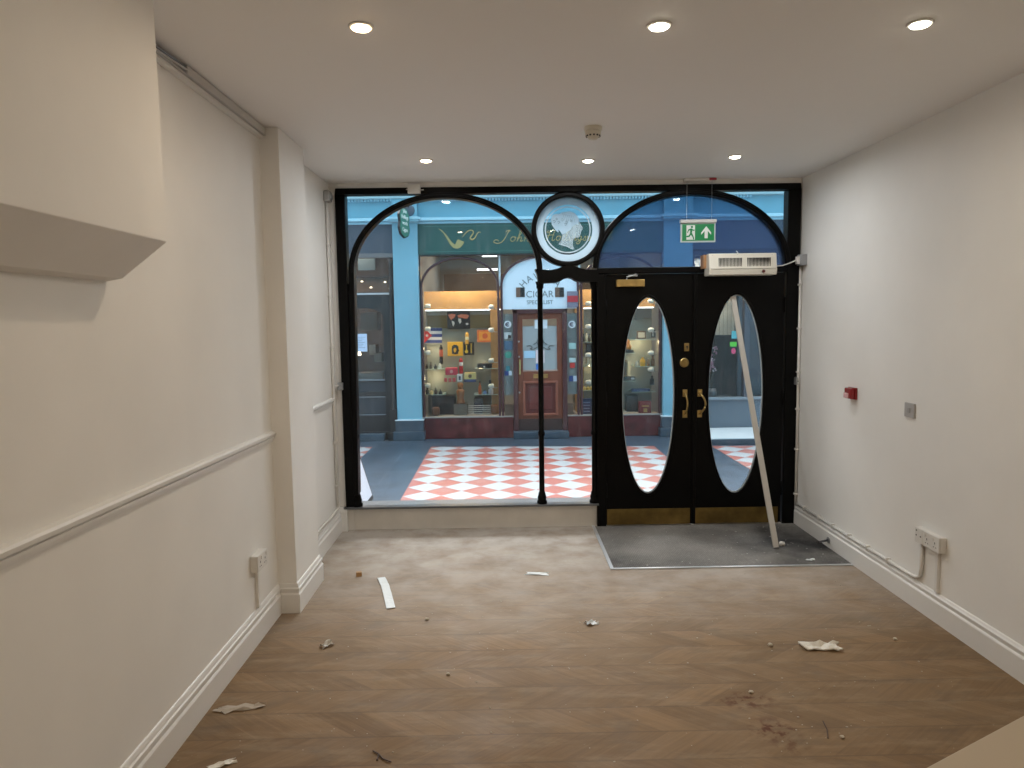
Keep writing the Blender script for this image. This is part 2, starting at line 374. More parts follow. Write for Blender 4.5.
# ================================================================== THE ROOM
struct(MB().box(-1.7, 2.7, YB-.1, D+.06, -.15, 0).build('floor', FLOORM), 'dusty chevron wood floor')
struct(MB().box(-1.7, 2.7, YB-.1, D+.1, H, H+.25).build('ceiling', CEILM), 'plain white ceiling')
struct(MB().box(XR, XR+.15, YB-.1, D+.1, 0, H).build('wall_right', WALL), 'plain white right wall')
w = MB().prism([(XL, YB-.1), (XL, PY0), (XP, PY0), (XP, PY1), (XW, PY1), (XW, D+.1), (-1.6, D+.1), (-1.6, YB-.1)], 0, H, 'z')
struct(w.build('wall_left', WALL, bevel=.004), 'white left wall with a shallow pilaster')
struct(MB().box(XL, XR, YB-.1, YB, 0, H).build('wall_back', WALL), 'white wall behind')
# front wall: boxing above the frame, side boards, unseen upper wall raised tall to keep sky light off the facade opposite
struct(MB().box(-1.7, 2.7, D+.1, D+.3, 2.76, 11).box(-1.7, -1.312, D+.1, D+.3, 0, 2.76).box(2.372, 2.7, D+.1, D+.3, 0, 2.76).box(-9, -1.7, D+.1, D+.3, 0, 11).box(2.7, 11, D+.1, D+.3, 0, 11).build('wall_front', BLUE), 'street side of the front wall')
struct(MB().box(-1.312, 2.372, D-.03, D+.1, 2.757, H).build('trim_1', TRIMW, bevel=.003), 'white strip over the black frame')
struct(MB().box(XW, -1.312, D-.02, D+.1, .2, H).build('trim_2', TRIMW, bevel=.003), 'white strip left of the black frame')
struct(MB().box(XW, -1.302, D-.06, D+.1, 0, .2).box(XW, -1.298, D-.066, D, .16, .185).build('trim_3', TRIMW, bevel=.003), 'white plinth block at the corner')
struct(MB().box(2.372, XR, D-.02, D+.1, 0, H).build('trim_4', TRIMW), 'white strip right of the black frame')
struct(MB().box(-1.302, -1.25, D-.02, D+.02, 0, .183).box(-1.25, .757, D-.012, D+.02, 0, .183).build('trim_5', PANELW, bevel=.002), 'white panel under the shop window')

def profile_run(prof, path, m, name):
    """extrude a wall moulding (offset from wall, z) along plan path; offset to the left-hand normal side given by nrm list"""
    mb = MB(); rings = []
    for (x, y, nx, ny, *dz) in path: rings.append([mb.bm.verts.new((x+nx*o, y+ny*o, z+(dz[0] if dz else 0))) for (o, z) in prof])
    n = len(prof)
    for i in range(len(rings)-1):
        for k in range(n): mb.face([rings[i][k], rings[i][(k+1) % n], rings[i+1][(k+1) % n], rings[i+1][k]])
    mb.face(rings[0]); mb.face(rings[-1][::-1])
    return mb.build(name, m)
SKL = [(0, 0), (.021, 0), (.021, .110), (.018, .115), (.013, .121), (.013, .132), (.018, .136), (.018, .148), (.012, .153), (.011, .160), (.008, .168), (.005, .174), (0, .177)]
SKR = [(0, 0), (.020, 0), (.020, .112), (.016, .118), (.012, .122), (.012, .134), (.016, .138), (.016, .146), (.010, .153), (.006, .160), (0, .164)]
struct(profile_run(SKL, [(XL, YB, 1, 0), (XL, PY0, 1, -1), (XP, PY0, 1, -1), (XP, PY1, 1, 1), (XW, PY1, 1, 1), (XW, D-.06, 1, 0)], TRIMW, 'baseboard_left'), 'moulded white skirting along the left wall')
struct(profile_run(SKR, [(XR, YB, -1, 0), (XR, D-.03, -1, 0)], TRIMW, 'baseboard_right'), 'moulded white skirting along the right wall')
RAIL = [(0, -.034), (.008, -.034), (.008, -.020), (.017, -.017), (.017, -.006), (.011, -.004), (.011, .002), (.025, .005), (.027, .018), (.020, .026), (0, .030)]
r1 = [(o, z+1.09) for o, z in RAIL]
struct(profile_run(r1, [(XL, YB, 1, 0, .08), (XL, PY0-.001, 1, 0, -.034)], TRIMW, 'trim_6'), 'white dado rail on the left wall')
struct(profile_run([(o*.8, z*.9-.008) for o, z in r1], [(XW, PY1+.05, 1, 0), (XW, D-.12, 1, 0)], TRIMW, 'trim_7').__class__ and bpy.data.objects['trim_7'], 'dado rail beyond the pilaster')
bpy.data.objects['trim_7'].location.z = 1.085-.03
# bulkhead box on the left wall
bx = [(XL-.01, 1.851), (-1.30, 1.862), (-1.142, 1.984), (-1.142, H), (XL-.01, H)]
struct(MB().prism(bx, YB, 2.476, 'y').build('trim_8', WALL, bevel=.003), 'white boxed bulkhead with a sloping underside')

# ---------------------------------------------------------------- black shopfront frame (window_1)
wf = thing('window_1', (-.3, D, 0), 'black framed arched shop window', 'window'); del wf['category']; wf['kind'] = 'structure'
Y0, Y1 = D-.045, D+.06
m = MB().box(-1.312, 2.372, Y0, Y1, 2.708, 2.757).box(-1.312, -1.238, Y0, Y1, .2, 2.708).box(2.272, 2.372, Y0, Y1, 0, 2.708).box(.745, .822, Y0, Y1, 0, 2.06)
m.build('frame', BLACK, wf, bevel=.006)
MB().box(-1.33, .758, D-.06, D+.16, .183, .2).build('sill', mat('dark_sill', (.10, .105, .11, 1), .3, var=.2), wf, bevel=.003)
n = 48
m = MB()
m.band([(-1.204, .3)]+[(-1.186, 1.9)]+ell(-.456, 2.099, .728, .576, PI, 0, n)+[(.278, 2.0)], [(-1.246, .3)]+[(-1.232, 1.9)]+ell(-.456, 2.099, .772, .618, PI, 0, n)+[(.322, 2.0)], Y0-.005, Y1, False)
m.build('arch', BLACK, wf, bevel=.009, seg=3)
m = MB(); m.band(ell(-.456, 2.099, .738, .586, PI, 0, n), ell(-.456, 2.099, .750, .598, PI, 0, n), Y0-.017, Y0-.004, False); m.build('arch_bead', BLACK, wf, bevel=.004)
m = MB(); m.band(ell(1.51, 2.11, .745, .567, PI, 0, n), ell(1.51, 2.11, .792, .612, PI, 0, n), Y0-.005, Y1, False); m.build('arch', BLACK, wf, bevel=.009, seg=3)
m = MB(); m.band(ell(1.51, 2.11, .757, .579, PI, 0, n), ell(1.51, 2.11, .770, .592, PI, 0, n), Y0-.017, Y0-.004, False); m.build('arch_bead', BLACK, wf, bevel=.004)
MB().box(.745, 2.272, Y0-.01, Y1, 2.062, 2.112).build('transom_bar', BLACK, wf, bevel=.008)
m = MB(); m.band(ell(.522, 2.418, .253, .253, 0, 2*PI, 65)[:-1], ell(.522, 2.418, .292, .292, 0, 2*PI, 65)[:-1], Y0-.012, Y1); m.build('roundel_ring', BLACK, wf, bevel=.010, seg=3)
top = [(.255, 2.108), (.26, 2.095), (.38, 2.098), (.43, 2.108), (.48, 2.126), (.528, 2.134), (.575, 2.126), (.62, 2.108), (.67, 2.098), (.76, 2.096)]
bot = [(.76, 2.0), (.63, 2.0), (.58, 2.012), (.55, 2.03), (.522, 2.038), (.49, 2.03), (.46, 2.012), (.42, 2.0), (.30, 1.995), (.282, 2.02), (.27, 2.07)]
MB().prism(top+bot, Y0-.015, Y1).build('shaped_transom', BLACK, wf, bevel=.008, seg=3)
def column(x, r, z0, z1):
    c = MB(); c.lathe([(r*1.9, 0), (r*1.9, .02), (r*1.5, .03), (r*1.7, .05), (r*1.35, .075), (r*1.35, .085), (r, .10), (r, .56), (r*1.3, .565), (r*1.3, .59), (r, .6), (r*.95, z1-z0-.06), (r*1.3, z1-z0-.05), (r*1.3, z1-z0-.03), (r*1.7, z1-z0)], (x, D-.01, z0), n=20)
    return c
column(.295, .022, .2, 2.01).build('column', BLACK, wf, smooth=True)
column(.728, .022, .2, 2.01).build('column', BLACK, wf, smooth=True)
column(-1.222, .022, .2, 2.01).build('column', BLACK, wf, smooth=True)
MB().box(-1.24, .745, D+.004, D+.010, .2, 2.71).build('glass_pane', GLASS, wf)
MB().box(.745, 2.275, D+.018, D+.022, 2.11, 2.71).build('glass_pane', GLASS, wf)
MB().prism([(2.255, 2.112)]+ell(1.51, 2.11, .748, .570, 0, PI, 40), D+.002, D+.008).build('blue_film_pane', GLASSB, wf)
# etched roundel
m = MB(); m.band(ell(.522, 2.418, .197, .197, 0, 2*PI, 65)[:-1], ell(.522, 2.418, .255, .255, 0, 2*PI, 65)[:-1], D-.004, D+.002); m.build('frosted_border', FROST, wf)
m = MB(); m.band(ell(.522, 2.418, .175, .175, 0, 2*PI, 65)[:-1], ell(.522, 2.418, .184, .184, 0, 2*PI, 65)[:-1], D-.004, D+.002); m.build('etched_ring', ETCH, wf)
def px_m(u, v):              # crop pixels of the roundel to metres on the glass
    return (.522+(u-357)/10.97/FPX*5.95*1.0, 2.418-(v-375)/10.97/FPX*5.95)
face = [(330, 190), (385, 187), (430, 205), (462, 240), (478, 285), (490, 320), (516, 358), (518, 372), (500, 378), (504, 392), (494, 402), (498, 416), (486, 428), (484, 448), (462, 458), (436, 455), (418, 470), (410, 510), (415, 550), (428, 582), (400, 580), (350, 552), (300, 538), (256, 524), (290, 478), (300, 430), (285, 400), (258, 370), (262, 400), (248, 398), (222, 372), (190, 320), (180, 270), (195, 225), (230, 208), (268, 212), (295, 195)]
neckhole = [(400, 340), (470, 335), (488, 352), (470, 400), (440, 430), (405, 410), (385, 385)]
hp = [px_m(*q) for q in face]
MB().prism(hp, D-.004, D-.001).build('etched_head', glass('lightly_etched', (1, 1, 1, 1), .28, (.62, .72, .76, 1), .15, True), wf)
hair = [(330, 190), (385, 187), (430, 205), (462, 240), (478, 285), (470, 320), (440, 322), (405, 345), (385, 375), (350, 400), (300, 430), (285, 400), (258, 370), (262, 400), (248, 398), (222, 372), (190, 320), (180, 270), (195, 225), (230, 208), (268, 212), (295, 195)]
MB().prism([px_m(*q) for q in hair], D-.007, D-.0042).build('etched_hair', FROST, wf)
def etch_line(pts, w, nm='etched_line'):
    MB().tube([(px_m(*q)[0], D-.006, px_m(*q)[1]) for q in pts], w, 6, flat=.4).build(nm, ETCH, wf)
etch_line([(474, 290), (490, 322), (514, 358), (514, 371), (498, 380), (500, 392), (490, 402), (494, 416), (480, 430), (478, 446), (458, 456), (436, 453), (414, 472), (406, 512), (411, 550), (422, 578)], .0065, 'etched_profile')
etch_line([(424, 578), (396, 574), (350, 546), (300, 532), (262, 522)], .006, 'etched_neckline')
etch_line([(264, 520), (292, 478), (304, 430)], .007, 'etched_nape')
etch_line([(345, 405), (372, 445), (390, 500)], .004, 'etched_neck_fold')
m = MB()
for (x0, y0, s) in ((215, 290, 1), (262, 300, 1), (300, 275, 1), (345, 300, 1), (390, 285, .9), (330, 320, 1), (240, 265, .8)):
    m.tube([(*[px_m(x0+dx*s, y0+dy*s)][0], 0) if False else (px_m(x0+dx*s, y0+dy*s)[0], D-.0085, px_m(x0+dx*s, y0+dy*s)[1]) for dx, dy in ((-12, -10), (4, -14), (12, 0), (2, 12), (-6, 2))], .0022, 5)
m.build('hair_curl', mat('etched_curl', srgb(110, 130, 136), .5), wf)
m = MB()
for k in range(6):
    m.tube([(px_m(300+k*22+t*20, 205+k*6+t*t*50)[0], D-.0075, px_m(300+k*22+t*20, 205+k*6+t*t*50)[1]) for t in (0, .4, .8, 1.2)], .0018, 5)
m.build('hair_strand', ETCH, wf)

# ---------------------------------------------------------------- doors
def door_leaf(name, x0, x1, cx, cz, a, b, label):
    d = thing(name, ((x0+x1)/2, D, 0), label, 'door'); del d['category']; d['kind'] = 'structure'
    z0, z1 = .012, 2.058; N_ = 96; inner = []; outer = []
    for i in range(N_):
        t = 2*PI*i/N_; c, s_ = math.cos(t), math.sin(t); inner.append((cx+a*c, cz+b*s_))
        px, pz = a*c, b*s_; k = 1e9
        if px > 1e-9: k = min(k, (x1-cx)/px)
        if px < -1e-9: k = min(k, (x0-cx)/px)
        if pz > 1e-9: k = min(k, (z1-cz)/pz)
        if pz < -1e-9: k = min(k, (z0-cz)/pz)
        outer.append([cx+px*k, cz+pz*k])
    for (qx, qz) in ((x0, z0), (x0, z1), (x1, z0), (x1, z1)):
        j = min(range(N_), key=lambda i: (outer[i][0]-qx)**2+(outer[i][1]-qz)**2); outer[j] = [qx, qz]
    m = MB(); m.band(inner, [tuple(o) for o in outer], D-.025, D+.025); m.build('door_panel', BLACK, d)
    m = MB(); m.band(ell(cx, cz, a-.002, b-.002, 0, 2*PI, 97)[:-1], ell(cx, cz, a+.018, b+.018, 0, 2*PI, 97)[:-1], D-.034, D-.02); m.build('oval_bead', BLACK, d, bevel=.005)
    m = MB(); m.prism(ell(cx, cz, a+.004, b+.004, 0, 2*PI, 97)[:-1], D-.004, D+.002); m.build('oval_glass', GLASSD, d)
    m = MB(); m.band(ell(cx, cz, a-.010, b-.010, 0, 2*PI, 97)[:-1], ell(cx, cz, a, b, 0, 2*PI, 97)[:-1], D-.008, D-.003); m.build('bevelled_edge', mat('bevelled_glass_edge', (.55, .62, .66, 1), .25, spec=.8), d)
    MB().box(x0+.004, x1-.022, D-.031, D-.024, .012, .143).build('kick_plate', BRASSP, d, bevel=.001)
    m = MB(); hx = x0-.001 if x0 < 1.2 else x1+.001
    for z in (.3, 1.05, 1.8): m.tube([(hx, D-.03, z-.06), (hx, D-.03, z+.06)], .007, 8)
    m.build('hinge', BLACK, d, smooth=True)
    return d
dl = door_leaf('door_1', .824, 1.535, 1.167, 1.074, .215, .803, 'left black door leaf with oval glass')
dr = door_leaf('door_2', 1.548, 2.262, 1.880, 1.076, .225, .812, 'right black door leaf with oval glass')
MB().box(1.522, 1.556, D-.040, D-.024, .012, 2.058).build('meeting_bead', BLACK, dl, bevel=.005)
def pull(x, d, bow):
    m = MB(); m.box(x-.019, x+.019, D-.032, D-.024, 1.065, 1.125).box(x-.019, x+.019, D-.032, D-.024, .895, .955)
    pts = [(x+bow*.035*math.sin(PI*t), D-.03-.045*math.sin(PI*t)**.6, 1.095-.17*t) for t in [i/14 for i in range(15)]]
    m.tube(pts, .008, 10); m.build('pull_handle', BRASS, d, bevel=.002)
pull(1.465, dl, .25); pull(1.585, dr, 1)
MB().box(1.455, 1.495, D-.032, D-.024, 1.436, 1.502).build('lock_plate', BRASS, dl, bevel=.003)
m = MB(); m.tube([(1.478, D-.034, 1.472), (1.478, D-.030, 1.472)], .008, 10); m.box(1.475, 1.481, D-.034, D-.031, 1.450, 1.470); m.build('keyhole', DARK, dl)
MB().lathe([(.002, -.016), (.030, -.014), (.038, -.008), (.038, 0)], (1.457, D-.024, 1.343), 'y').build('lock_rose', BRASS, dl, smooth=False)
MB().box(.90, 1.126, D-.075, D-.031, 1.957, 2.015).build('closer_box', BRASS, dl, bevel=.004)
m = MB(); m.tube([(.985, D-.06, 2.015), (.985, D-.06, 2.035), (1.03, D-.075, 2.045), (1.06, D-.05, 2.06)], .006, 8); m.box(1.0, 1.07, D-.06, D-.04, 2.040, 2.052); m.build('closer_arm', GREYM, dl)

# ---------------------------------------------------------------- entrance mat
mt = thing('entrance_mat', (1.53, 5.25, 0), 'dark grey ribbed entrance mat before the black doors', 'mat')
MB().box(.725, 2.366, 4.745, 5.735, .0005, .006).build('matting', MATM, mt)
slabel(MB().box(.703, .727, 4.722, 5.76, .0005, .008).box(.727, 2.366, 4.722, 4.742, .0005, .008).build('edge_strip', ALU, mt), 'silver metal edging strip')

# ---------------------------------------------------------------- leaning batten
b0 = Vector((1.98, 5.102, 0)); b1 = Vector((1.840, D-.045, 1.868)); ax = (b1-b0).normalized()
sd = ax.cross(Vector((0, 1, 0))).normalized(); nn = sd.cross(ax)
m = MB(); vs = []
for p in (b0, b1):
    for (i, j) in ((-1, -1), (1, -1), (1, 1), (-1, 1)): vs.append(m.bm.verts.new(p+sd*i*.020+nn*(j*.009)+Vector((0, 0, .012 if p is b0 else 0))))
for f in ((0, 1, 2, 3), (7, 6, 5, 4), (0, 4, 5, 1), (1, 5, 6, 2), (2, 6, 7, 3), (3, 7, 4, 0)): m.face([vs[i] for i in f])
tag(m.build('timber_batten', BATT, bevel=.001), 'pale painted timber batten leaning against the right door leaf', 'batten')

# ---------------------------------------------------------------- air heater
hx0, hx1, hz0, hz1, hy0, hy1 = 1.598, 2.125, 2.03, 2.198, D-.22, D-.075
ht = thing('air_curtain_heater', (1.85, D-.15, 2.03), 'cream over-door fan heater with slotted grilles above right door', 'heater')
m = MB(); m.prism([(hy0+.006, hz0), (hy0-.004, hz0+.045), (hy0, hz0+.05), (hy0+.02, hz1), (hy1, hz1), (hy1, hz0)], hx0, hx1, 'x'); m.build('casing', CREAM, ht, bevel=.007, seg=3)
def fy_(z): return hy0+.02*(z-hz0-.05)/(hz1-hz0-.05)
for gx in (1.672, 1.895):
    m = MB(); ng = 17
    for k in range(ng):
        x = gx+.185*k/ng; z0, z1 = 2.092, 2.162
        m.prism([(x, z0), (x+.0045, z0), (x+.0045, z1), (x, z1)], fy_(2.13)-.006, fy_(2.13)+.006)
    m.build('grille', DARK, ht)
MB().box(hx0+.01, hx1-.01, hy0-.006, hy0+.002, hz0+.047, hz0+.050).build('seam_line', mat('seam', (.3, .28, .24, 1), .6), ht)
MB().lathe([(.004, -.018), (.011, -.016), (.012, 0)], (2.017, hy0, hz0+.026), 'y', 16).build('dial', mat('dial_red', (.10, .02, .015, 1), .4), ht)
for x in (2.04, 2.065, 1.99): pass
for x, z in ((1.625, 2.185), (1.82, 2.19), (2.09, 2.185), (1.62, 2.045), (2.10, 2.045)): MB().lathe([(.003, -.003), (.003, .004)], (x, fy_(z) if z > 2.1 else hy0+.004, z), 'y', 8).build('screw', GREYM, ht)
for x in (1.64, 2.05): MB().box(x, x+.04, hy1-.002, D-.044, 2.05, 2.10).build('wall_bracket', GREYM, ht)
MB().box(1.575, hx0, hy1-.06, hy1+.028, 2.09, 2.195).build('wood_packer', WOODB, ht)
m = MB(); m.tube([(1.85, hy1-.05, 2.197), (1.845, hy1-.05, 2.215), (1.835, hy1-.05, 2.222)], .004, 8); m.build('cable_tie', PLAST, ht)
cb = thing('heater_cable', (2.25, D-.12, 2.1), 'white flex running from the heater to the corner junction box', 'cable')
MB().tube([(2.128, D-.13, 2.10), (2.17, D-.12, 2.103), (2.21, D-.11, 2.106), (2.26, D-.11, 2.122), (2.30, D-.11, 2.138), (2.318, D-.11, 2.145)], .005, 8).build('flex', PLAST, cb, smooth=True)
jb = thing('junction_box', (2.35, D-.11, 2.1), 'small grey cable junction box in the corner beside the heater', 'junction box')
MB().box(2.338, XR-.001, D-.15, D-.07, 2.105, 2.19).build('box_body', GREYP, jb, bevel=.004)
MB().box(2.316, 2.339, D-.13, D-.09, 2.115, 2.175).build('switch', PLAST, jb, bevel=.003)
# ---------------------------------------------------------------- conduits right
cd = thing('corner_conduit', (2.37, D-.07, .15), 'white conduit pipe rising in the corner right of the black doors', 'conduit')
MB().tube([(XR-.014, D-.06, .17), (XR-.014, D-.06, 2.104)], .011, 12).build('pipe', PLAST, cd, smooth=True)
for z in (.25, .62, .95, 1.25, 1.6, 1.95): MB().box(XR-.03, XR-.0005, D-.074, D-.046, z, z+.014).build('saddle_clip', PLAST, cd)
sb = thing('isolator_box', (2.36, D-.1, 1.2), 'grey conduit inspection box halfway up the right corner pipe', 'junction box')
MB().box(2.345, XR-.027, D-.095, D-.03, 1.155, 1.215).build('box_body', GREYM, sb, bevel=.004)
MB().lathe([(.004, -.004), (.005, 0)], (2.357, D-.095, 1.185), 'y', 8).build('screw', DARK, sb)
cw = thing('skirting_conduit', (XR, 4.9, .18), 'white conduit running above the right skirting up to the sockets', 'conduit')
px = XR-.012
pts = [(px, D-.085, .178), (px, 4.05, .178), (px, 4.015, .181), (px, 3.99, .189), (px, 3.972, .204), (px, 3.963, .225), (px, 3.96, .25), (px, 3.96, .403)]
MB().tube(pts, .011, 12).build('pipe', PLAST, cw, smooth=True)
for y in (5.55, 5.28, 5.05, 4.80, 4.55, 4.30): MB().box(XR-.026, XR-.0005, y, y+.014, .162, .197).build('saddle_clip', PLAST, cw)
def socket(name, loc, sgn, w, h, gangs, label, grp=None, z0=0):
    """wall box; sgn=-1 hangs on the right wall and faces -x"""
    x, y, z = loc; t = thing(name, loc, label, 'socket')
    def bx_(a, b, y0, y1, z0, z1): return (min(x+sgn*a, x+sgn*b), max(x+sgn*a, x+sgn*b), y0, y1, z0, z1)
    MB().box(*bx_(.0005, .035, y-w/2, y+w/2, z, z+h)).build('back_box', PLAST, t, bevel=.003)
    MB().box(*bx_(.035, .043, y-w/2+.001, y+w/2-.001, z+.001, z+h-.001)).build('face_plate', PLAST, t, bevel=.003)
    for g in range(gangs):
        yc = y+(g-(gangs-1)/2)*w/max(gangs, 1)*.98
        m = MB(); m.box(*bx_(.042, .0438, yc-.003, yc+.003, z+h*.48, z+h*.60)); m.box(*bx_(.042, .0438, yc-.014, yc-.007, z+h*.26, z+h*.31)); m.box(*bx_(.042, .0438, yc+.007, yc+.014, z+h*.26, z+h*.31))
        m.build('pin_holes', DARK, t)
        MB().box(*bx_(.042, .047, yc-.007+.018, yc+.007+.018, z+h*.66, z+h*.86)).build('rocker_switch', PLAST, t, bevel=.001)
    return t
socket('double_socket', (XR, 3.829, .405), -1, .150, .088, 2, 'white double plug socket on the right wall, nearer of the pair of boxes')
s1 = thing('fused_spur', (XR, 3.945, .405), 'small square white fused switch beside the double socket on the right wall', 'switch')
MB().box(XR-.035, XR-.0005, 3.905, 3.985, .405, .493).build('back_box', PLAST, s1, bevel=.003)
MB().box(XR-.043, XR-.035, 3.906, 3.984, .406, .492).build('face_plate', PLAST, s1, bevel=.003)
for y, z in ((3.92, .445), (3.962, .445), (3.962, .472)): MB().box(XR-.045, XR-.0425, y, y+.008, z, z+.007).build('screw', DARK, s1)
tag(MB().box(XR-.018, XR-.0005, 3.80, 3.823, .166, .4045).build('cable_trunking', TRIMW, bevel=.002), 'short white cable trunking dropping from the right wall double socket', 'trunking')
socket('double_socket', (XL, 3.745, .395), 1, .150, .088, 2, 'white double plug socket on the left wall near the pilaster')
tag(MB().box(XL+.0005, XL+.018, 3.73, 3.753, .180, .3945).build('cable_trunking', TRIMW, bevel=.002), 'short white cable trunking dropping from the left wall socket', 'trunking')
# alarm and blank plate
al = thing('fire_alarm_beacon', (XR, 4.83, 1.14), 'red fire alarm beacon on the right wall', 'alarm')
MB().box(XR-.020, XR-.0005, 4.775, 4.878, 1.135, 1.215).build('base', RED, al, bevel=.005)
MB().box(XR-.046, XR-.020, 4.779, 4.874, 1.138, 1.212).build('housing', RED, al, bevel=.008, seg=3)
m = MB(); m.box(XR-.054, XR-.045, 4.808, 4.868, 1.142, 1.178).build('lens', PINKLENS, al, bevel=.004)
bp_ = thing('blank_plate', (XR, 4.14, 1.105), 'grey blank wall plate to the right of the red alarm', 'wall plate')
MB().box(XR-.012, XR-.0005, 4.09, 4.19, 1.102, 1.187).build('plate', mat('plate_grey', (.42, .41, .40, 1), .4), bp_, bevel=.004)
MB().box(XR-.016, XR-.011, 4.125, 4.155, 1.13, 1.16).build('centre_cap', mat('plate_grey2', (.36, .35, .345, 1), .4), bp_, bevel=.002)
# pipe stub / door stop in skirting
ds = thing('door_stop', (XR-.02, 5.10, .05), 'dark metal door stop rod fixed to the right skirting', 'door stop')
MB().lathe([(.024, -.006), (.024, 0)], (XR-.0205, 5.10, .062), 'x', 16).build('flange', GREYM, ds)
MB().tube([(XR-.025, 5.10, .062), (XR-.10, 5.09, .050)], .008, 8).build('rod', mat('dark_steel', (.12, .12, .13, 1), .4, .7), ds, smooth=True)
MB().tube([(XR-.10, 5.09, .050), (XR-.112, 5.088, .048)], .011, 8).build('rubber_tip', BLK, ds)
# left alcove pipes
ac = thing('alcove_conduit', (XW, 5.55, .2), 'white conduit pipe in the corner left of the shop window', 'conduit')
MB().tube([(XW+.014, 5.62, .235), (XW+.014, 5.62, 2.63)], .011, 12).build('pipe', PLAST, ac, smooth=True)
MB().tube([(XW+.014, 4.66, .215), (XW+.014, 5.6, .215), (XW+.014, 5.62, .235)], .010, 12).build('pipe', PLAST, ac, smooth=True)
for z in (.4, .75, 1.5, 1.9, 2.3): MB().box(XW+.0005, XW+.03, 5.604, 5.636, z, z+.014).build('saddle_clip', PLAST, ac)
ab = thing('junction_box', (XW, 5.6, 2.63), 'grey round-cornered cable box at the top of the left corner pipe', 'junction box')
MB().box(XW+.0005, XW+.05, 5.57, 5.66, 2.632, 2.715).build('box_body', GREYM, ab, bevel=.012, seg=3)
MB().lathe([(.03, .0), (.026, .008)], (XW+.05, 5.615, 2.673), 'x', 16).build('lid', GREYM, ab)
ab2 = thing('junction_box', (-1.34, D-.05, 1.17), 'small grey cable box on the white strip left of the window frame', 'junction box')
MB().box(XW+.026, -1.297, D-.075, D-.0455, 1.165, 1.225).build('box_body', GREYM, ab2, bevel=.004)
MB().tube([(XW+.014, 5.636, 1.2), (XW+.03, D-.06, 1.2)], .010, 10).build('pipe_stub', PLAST, ab2)
# bracket on head of frame
hb = thing('contact_sensor', (-.68, D-.06, 2.70), 'small white box fixed on the top bar above the left arch', 'sensor')
p0 = at(408, 193, D-.05)
MB().box(p0.x, p0.x+.10, D-.075, D-.0455, 2.705, 2.775).build('box_body', PLAST, hb, bevel=.003)
MB().tube([(p0.x-.015, D-.052, 2.74), (p0.x, D-.052, 2.74)], .004, 6).build('cable_stub', PLAST, hb)
MB().tube([(p0.x+.10, D-.052, 2.735), (p0.x+.125, D-.052, 2.735)], .004, 6).build('cable_stub', PLAST, hb)
# open trunking along left wall/ceiling
tk = thing('ceiling_trunking', (XL, 3.3, 2.72), 'open grey cable trunking along the top of the left wall', 'trunking')
MB().box(XL+.0005, XL+.006, 2.48, PY0-.002, 2.748, H-.001).box(XL+.006, XL+.040, 2.48, PY0-.002, 2.748, 2.753).build('channel', mat('trunking_grey', (.48, .47, .46, 1), .5), tk)
slabel(MB().box(XL+.0005, XL+.03, 2.48, PY0-.002, 2.733, 2.747).build('lower_strip', TRIMW, tk, bevel=.003), 'white lower strip')
for k, (a, b_) in enumerate(((.018, 2.766), (.03, 2.771), (.022, 2.782))):
    pts = [(XL+a+.006*math.sin(i*1.3+k), 2.48+(1.0+.6*k/2)*i/10, b_+.006*math.sin(i*.9+k*2)) for i in range(11)]
    MB().tube(pts, .005, 6).build('cable', (GREYP, PLAST, GREYM)[k], tk, smooth=True)
MB().box(XL+.034, XL+.040, 3.12, PY0-.004, 2.754, 2.790).build('lid', mat('trunking_lid', (.58, .56, .53, 1), .5), tk)
# ---------------------------------------------------------------- smoke detector
sd_ = thing('smoke_detector', (.527, 4.185, H), 'white smoke detector on the ceiling', 'smoke detector')
MB().lathe([(.052, -.001), (.052, -.018), (.048, -.022)], (.527, 4.185, H), 'z', 28).build('base', CREAM, sd_)
m = MB().lathe([(.046, -.022), (.044, -.045), (.034, -.056), (.022, -.070), (.004, -.072)], (.527, 4.185, H), 'z', 28); m.build('sensor_head', CREAM, sd_, smooth=True)
m = MB()
for k in range(12):
    a = 2*PI*k/12; c_, s_ = math.cos(a), math.sin(a)
    m.box(-.005, .005, -.001, .003, -.006, .006, Matrix.Translation((.527+c_*.041, 4.185+s_*.041, H-.049)) @ Matrix.Rotation(a+PI/2, 4, 'Z'))
m.build('vent_slot', DARK, sd_)
# ---------------------------------------------------------------- downlights
def downlight(loc, m_, label):
    t = thing('recessed_downlight', loc, label, 'ceiling light', 'recessed ceiling downlights')
    m = MB(); x, y, z = loc
    m.lathe([(.048, -.001), (.048, -.004), (.044, -.007), (.037, -.007), (.037, -.001)], loc, 'z', 28); m.build('trim_ring', PLAST, t)
    MB().lathe([(.036, -.0075), (.033, -.0115), (.02, -.015), (.002, -.0165)], loc, 'z', 24).build('lens', m_, t)
    return t
DLS = [(-.513, 2.76, LEDW, 'recessed downlight, nearest row, leftmost and warmer', 1), (.599, 2.776, LEDN, 'recessed downlight, middle of the nearest row', 0), (1.586, 2.78, LEDN, 'recessed downlight, rightmost of the nearest row', 0),
       (-.512, 4.97, LEDW, 'recessed downlight near the window, left of the smoke detector', 1), (.598, 5.03, LEDN, 'recessed downlight near the window, just beyond the smoke detector', 0), (1.592, 4.957, LEDN, 'recessed downlight near the window, above the black doors', 0)]
protoW = protoN = None
COOL = (.95, .98, 1)
WARM, NEUT = (1, .80, .58), (1, .88, .70)
DP = 4.8; DF = 7.6; PP = 6.5
for (x, y, mm, lab, wm) in DLS:
    loc = (x, y, H)
    if wm:
        if protoW is None: t = protoW = downlight(loc, LEDW, lab)
        else: t = copy_tree(protoW, loc, lab)
    else:
        if protoN is None: t = protoN = downlight(loc, LEDN, lab)
        else: t = copy_tree(protoN, loc, lab)
for (x, y, mm, lab, wm) in DLS: area('downlight_glow', (x, y, H-.018), .07, DP if y < 4 else DF, (WARM if wm else NEUT) if y < 4 else COOL, spread=math.radians(175))
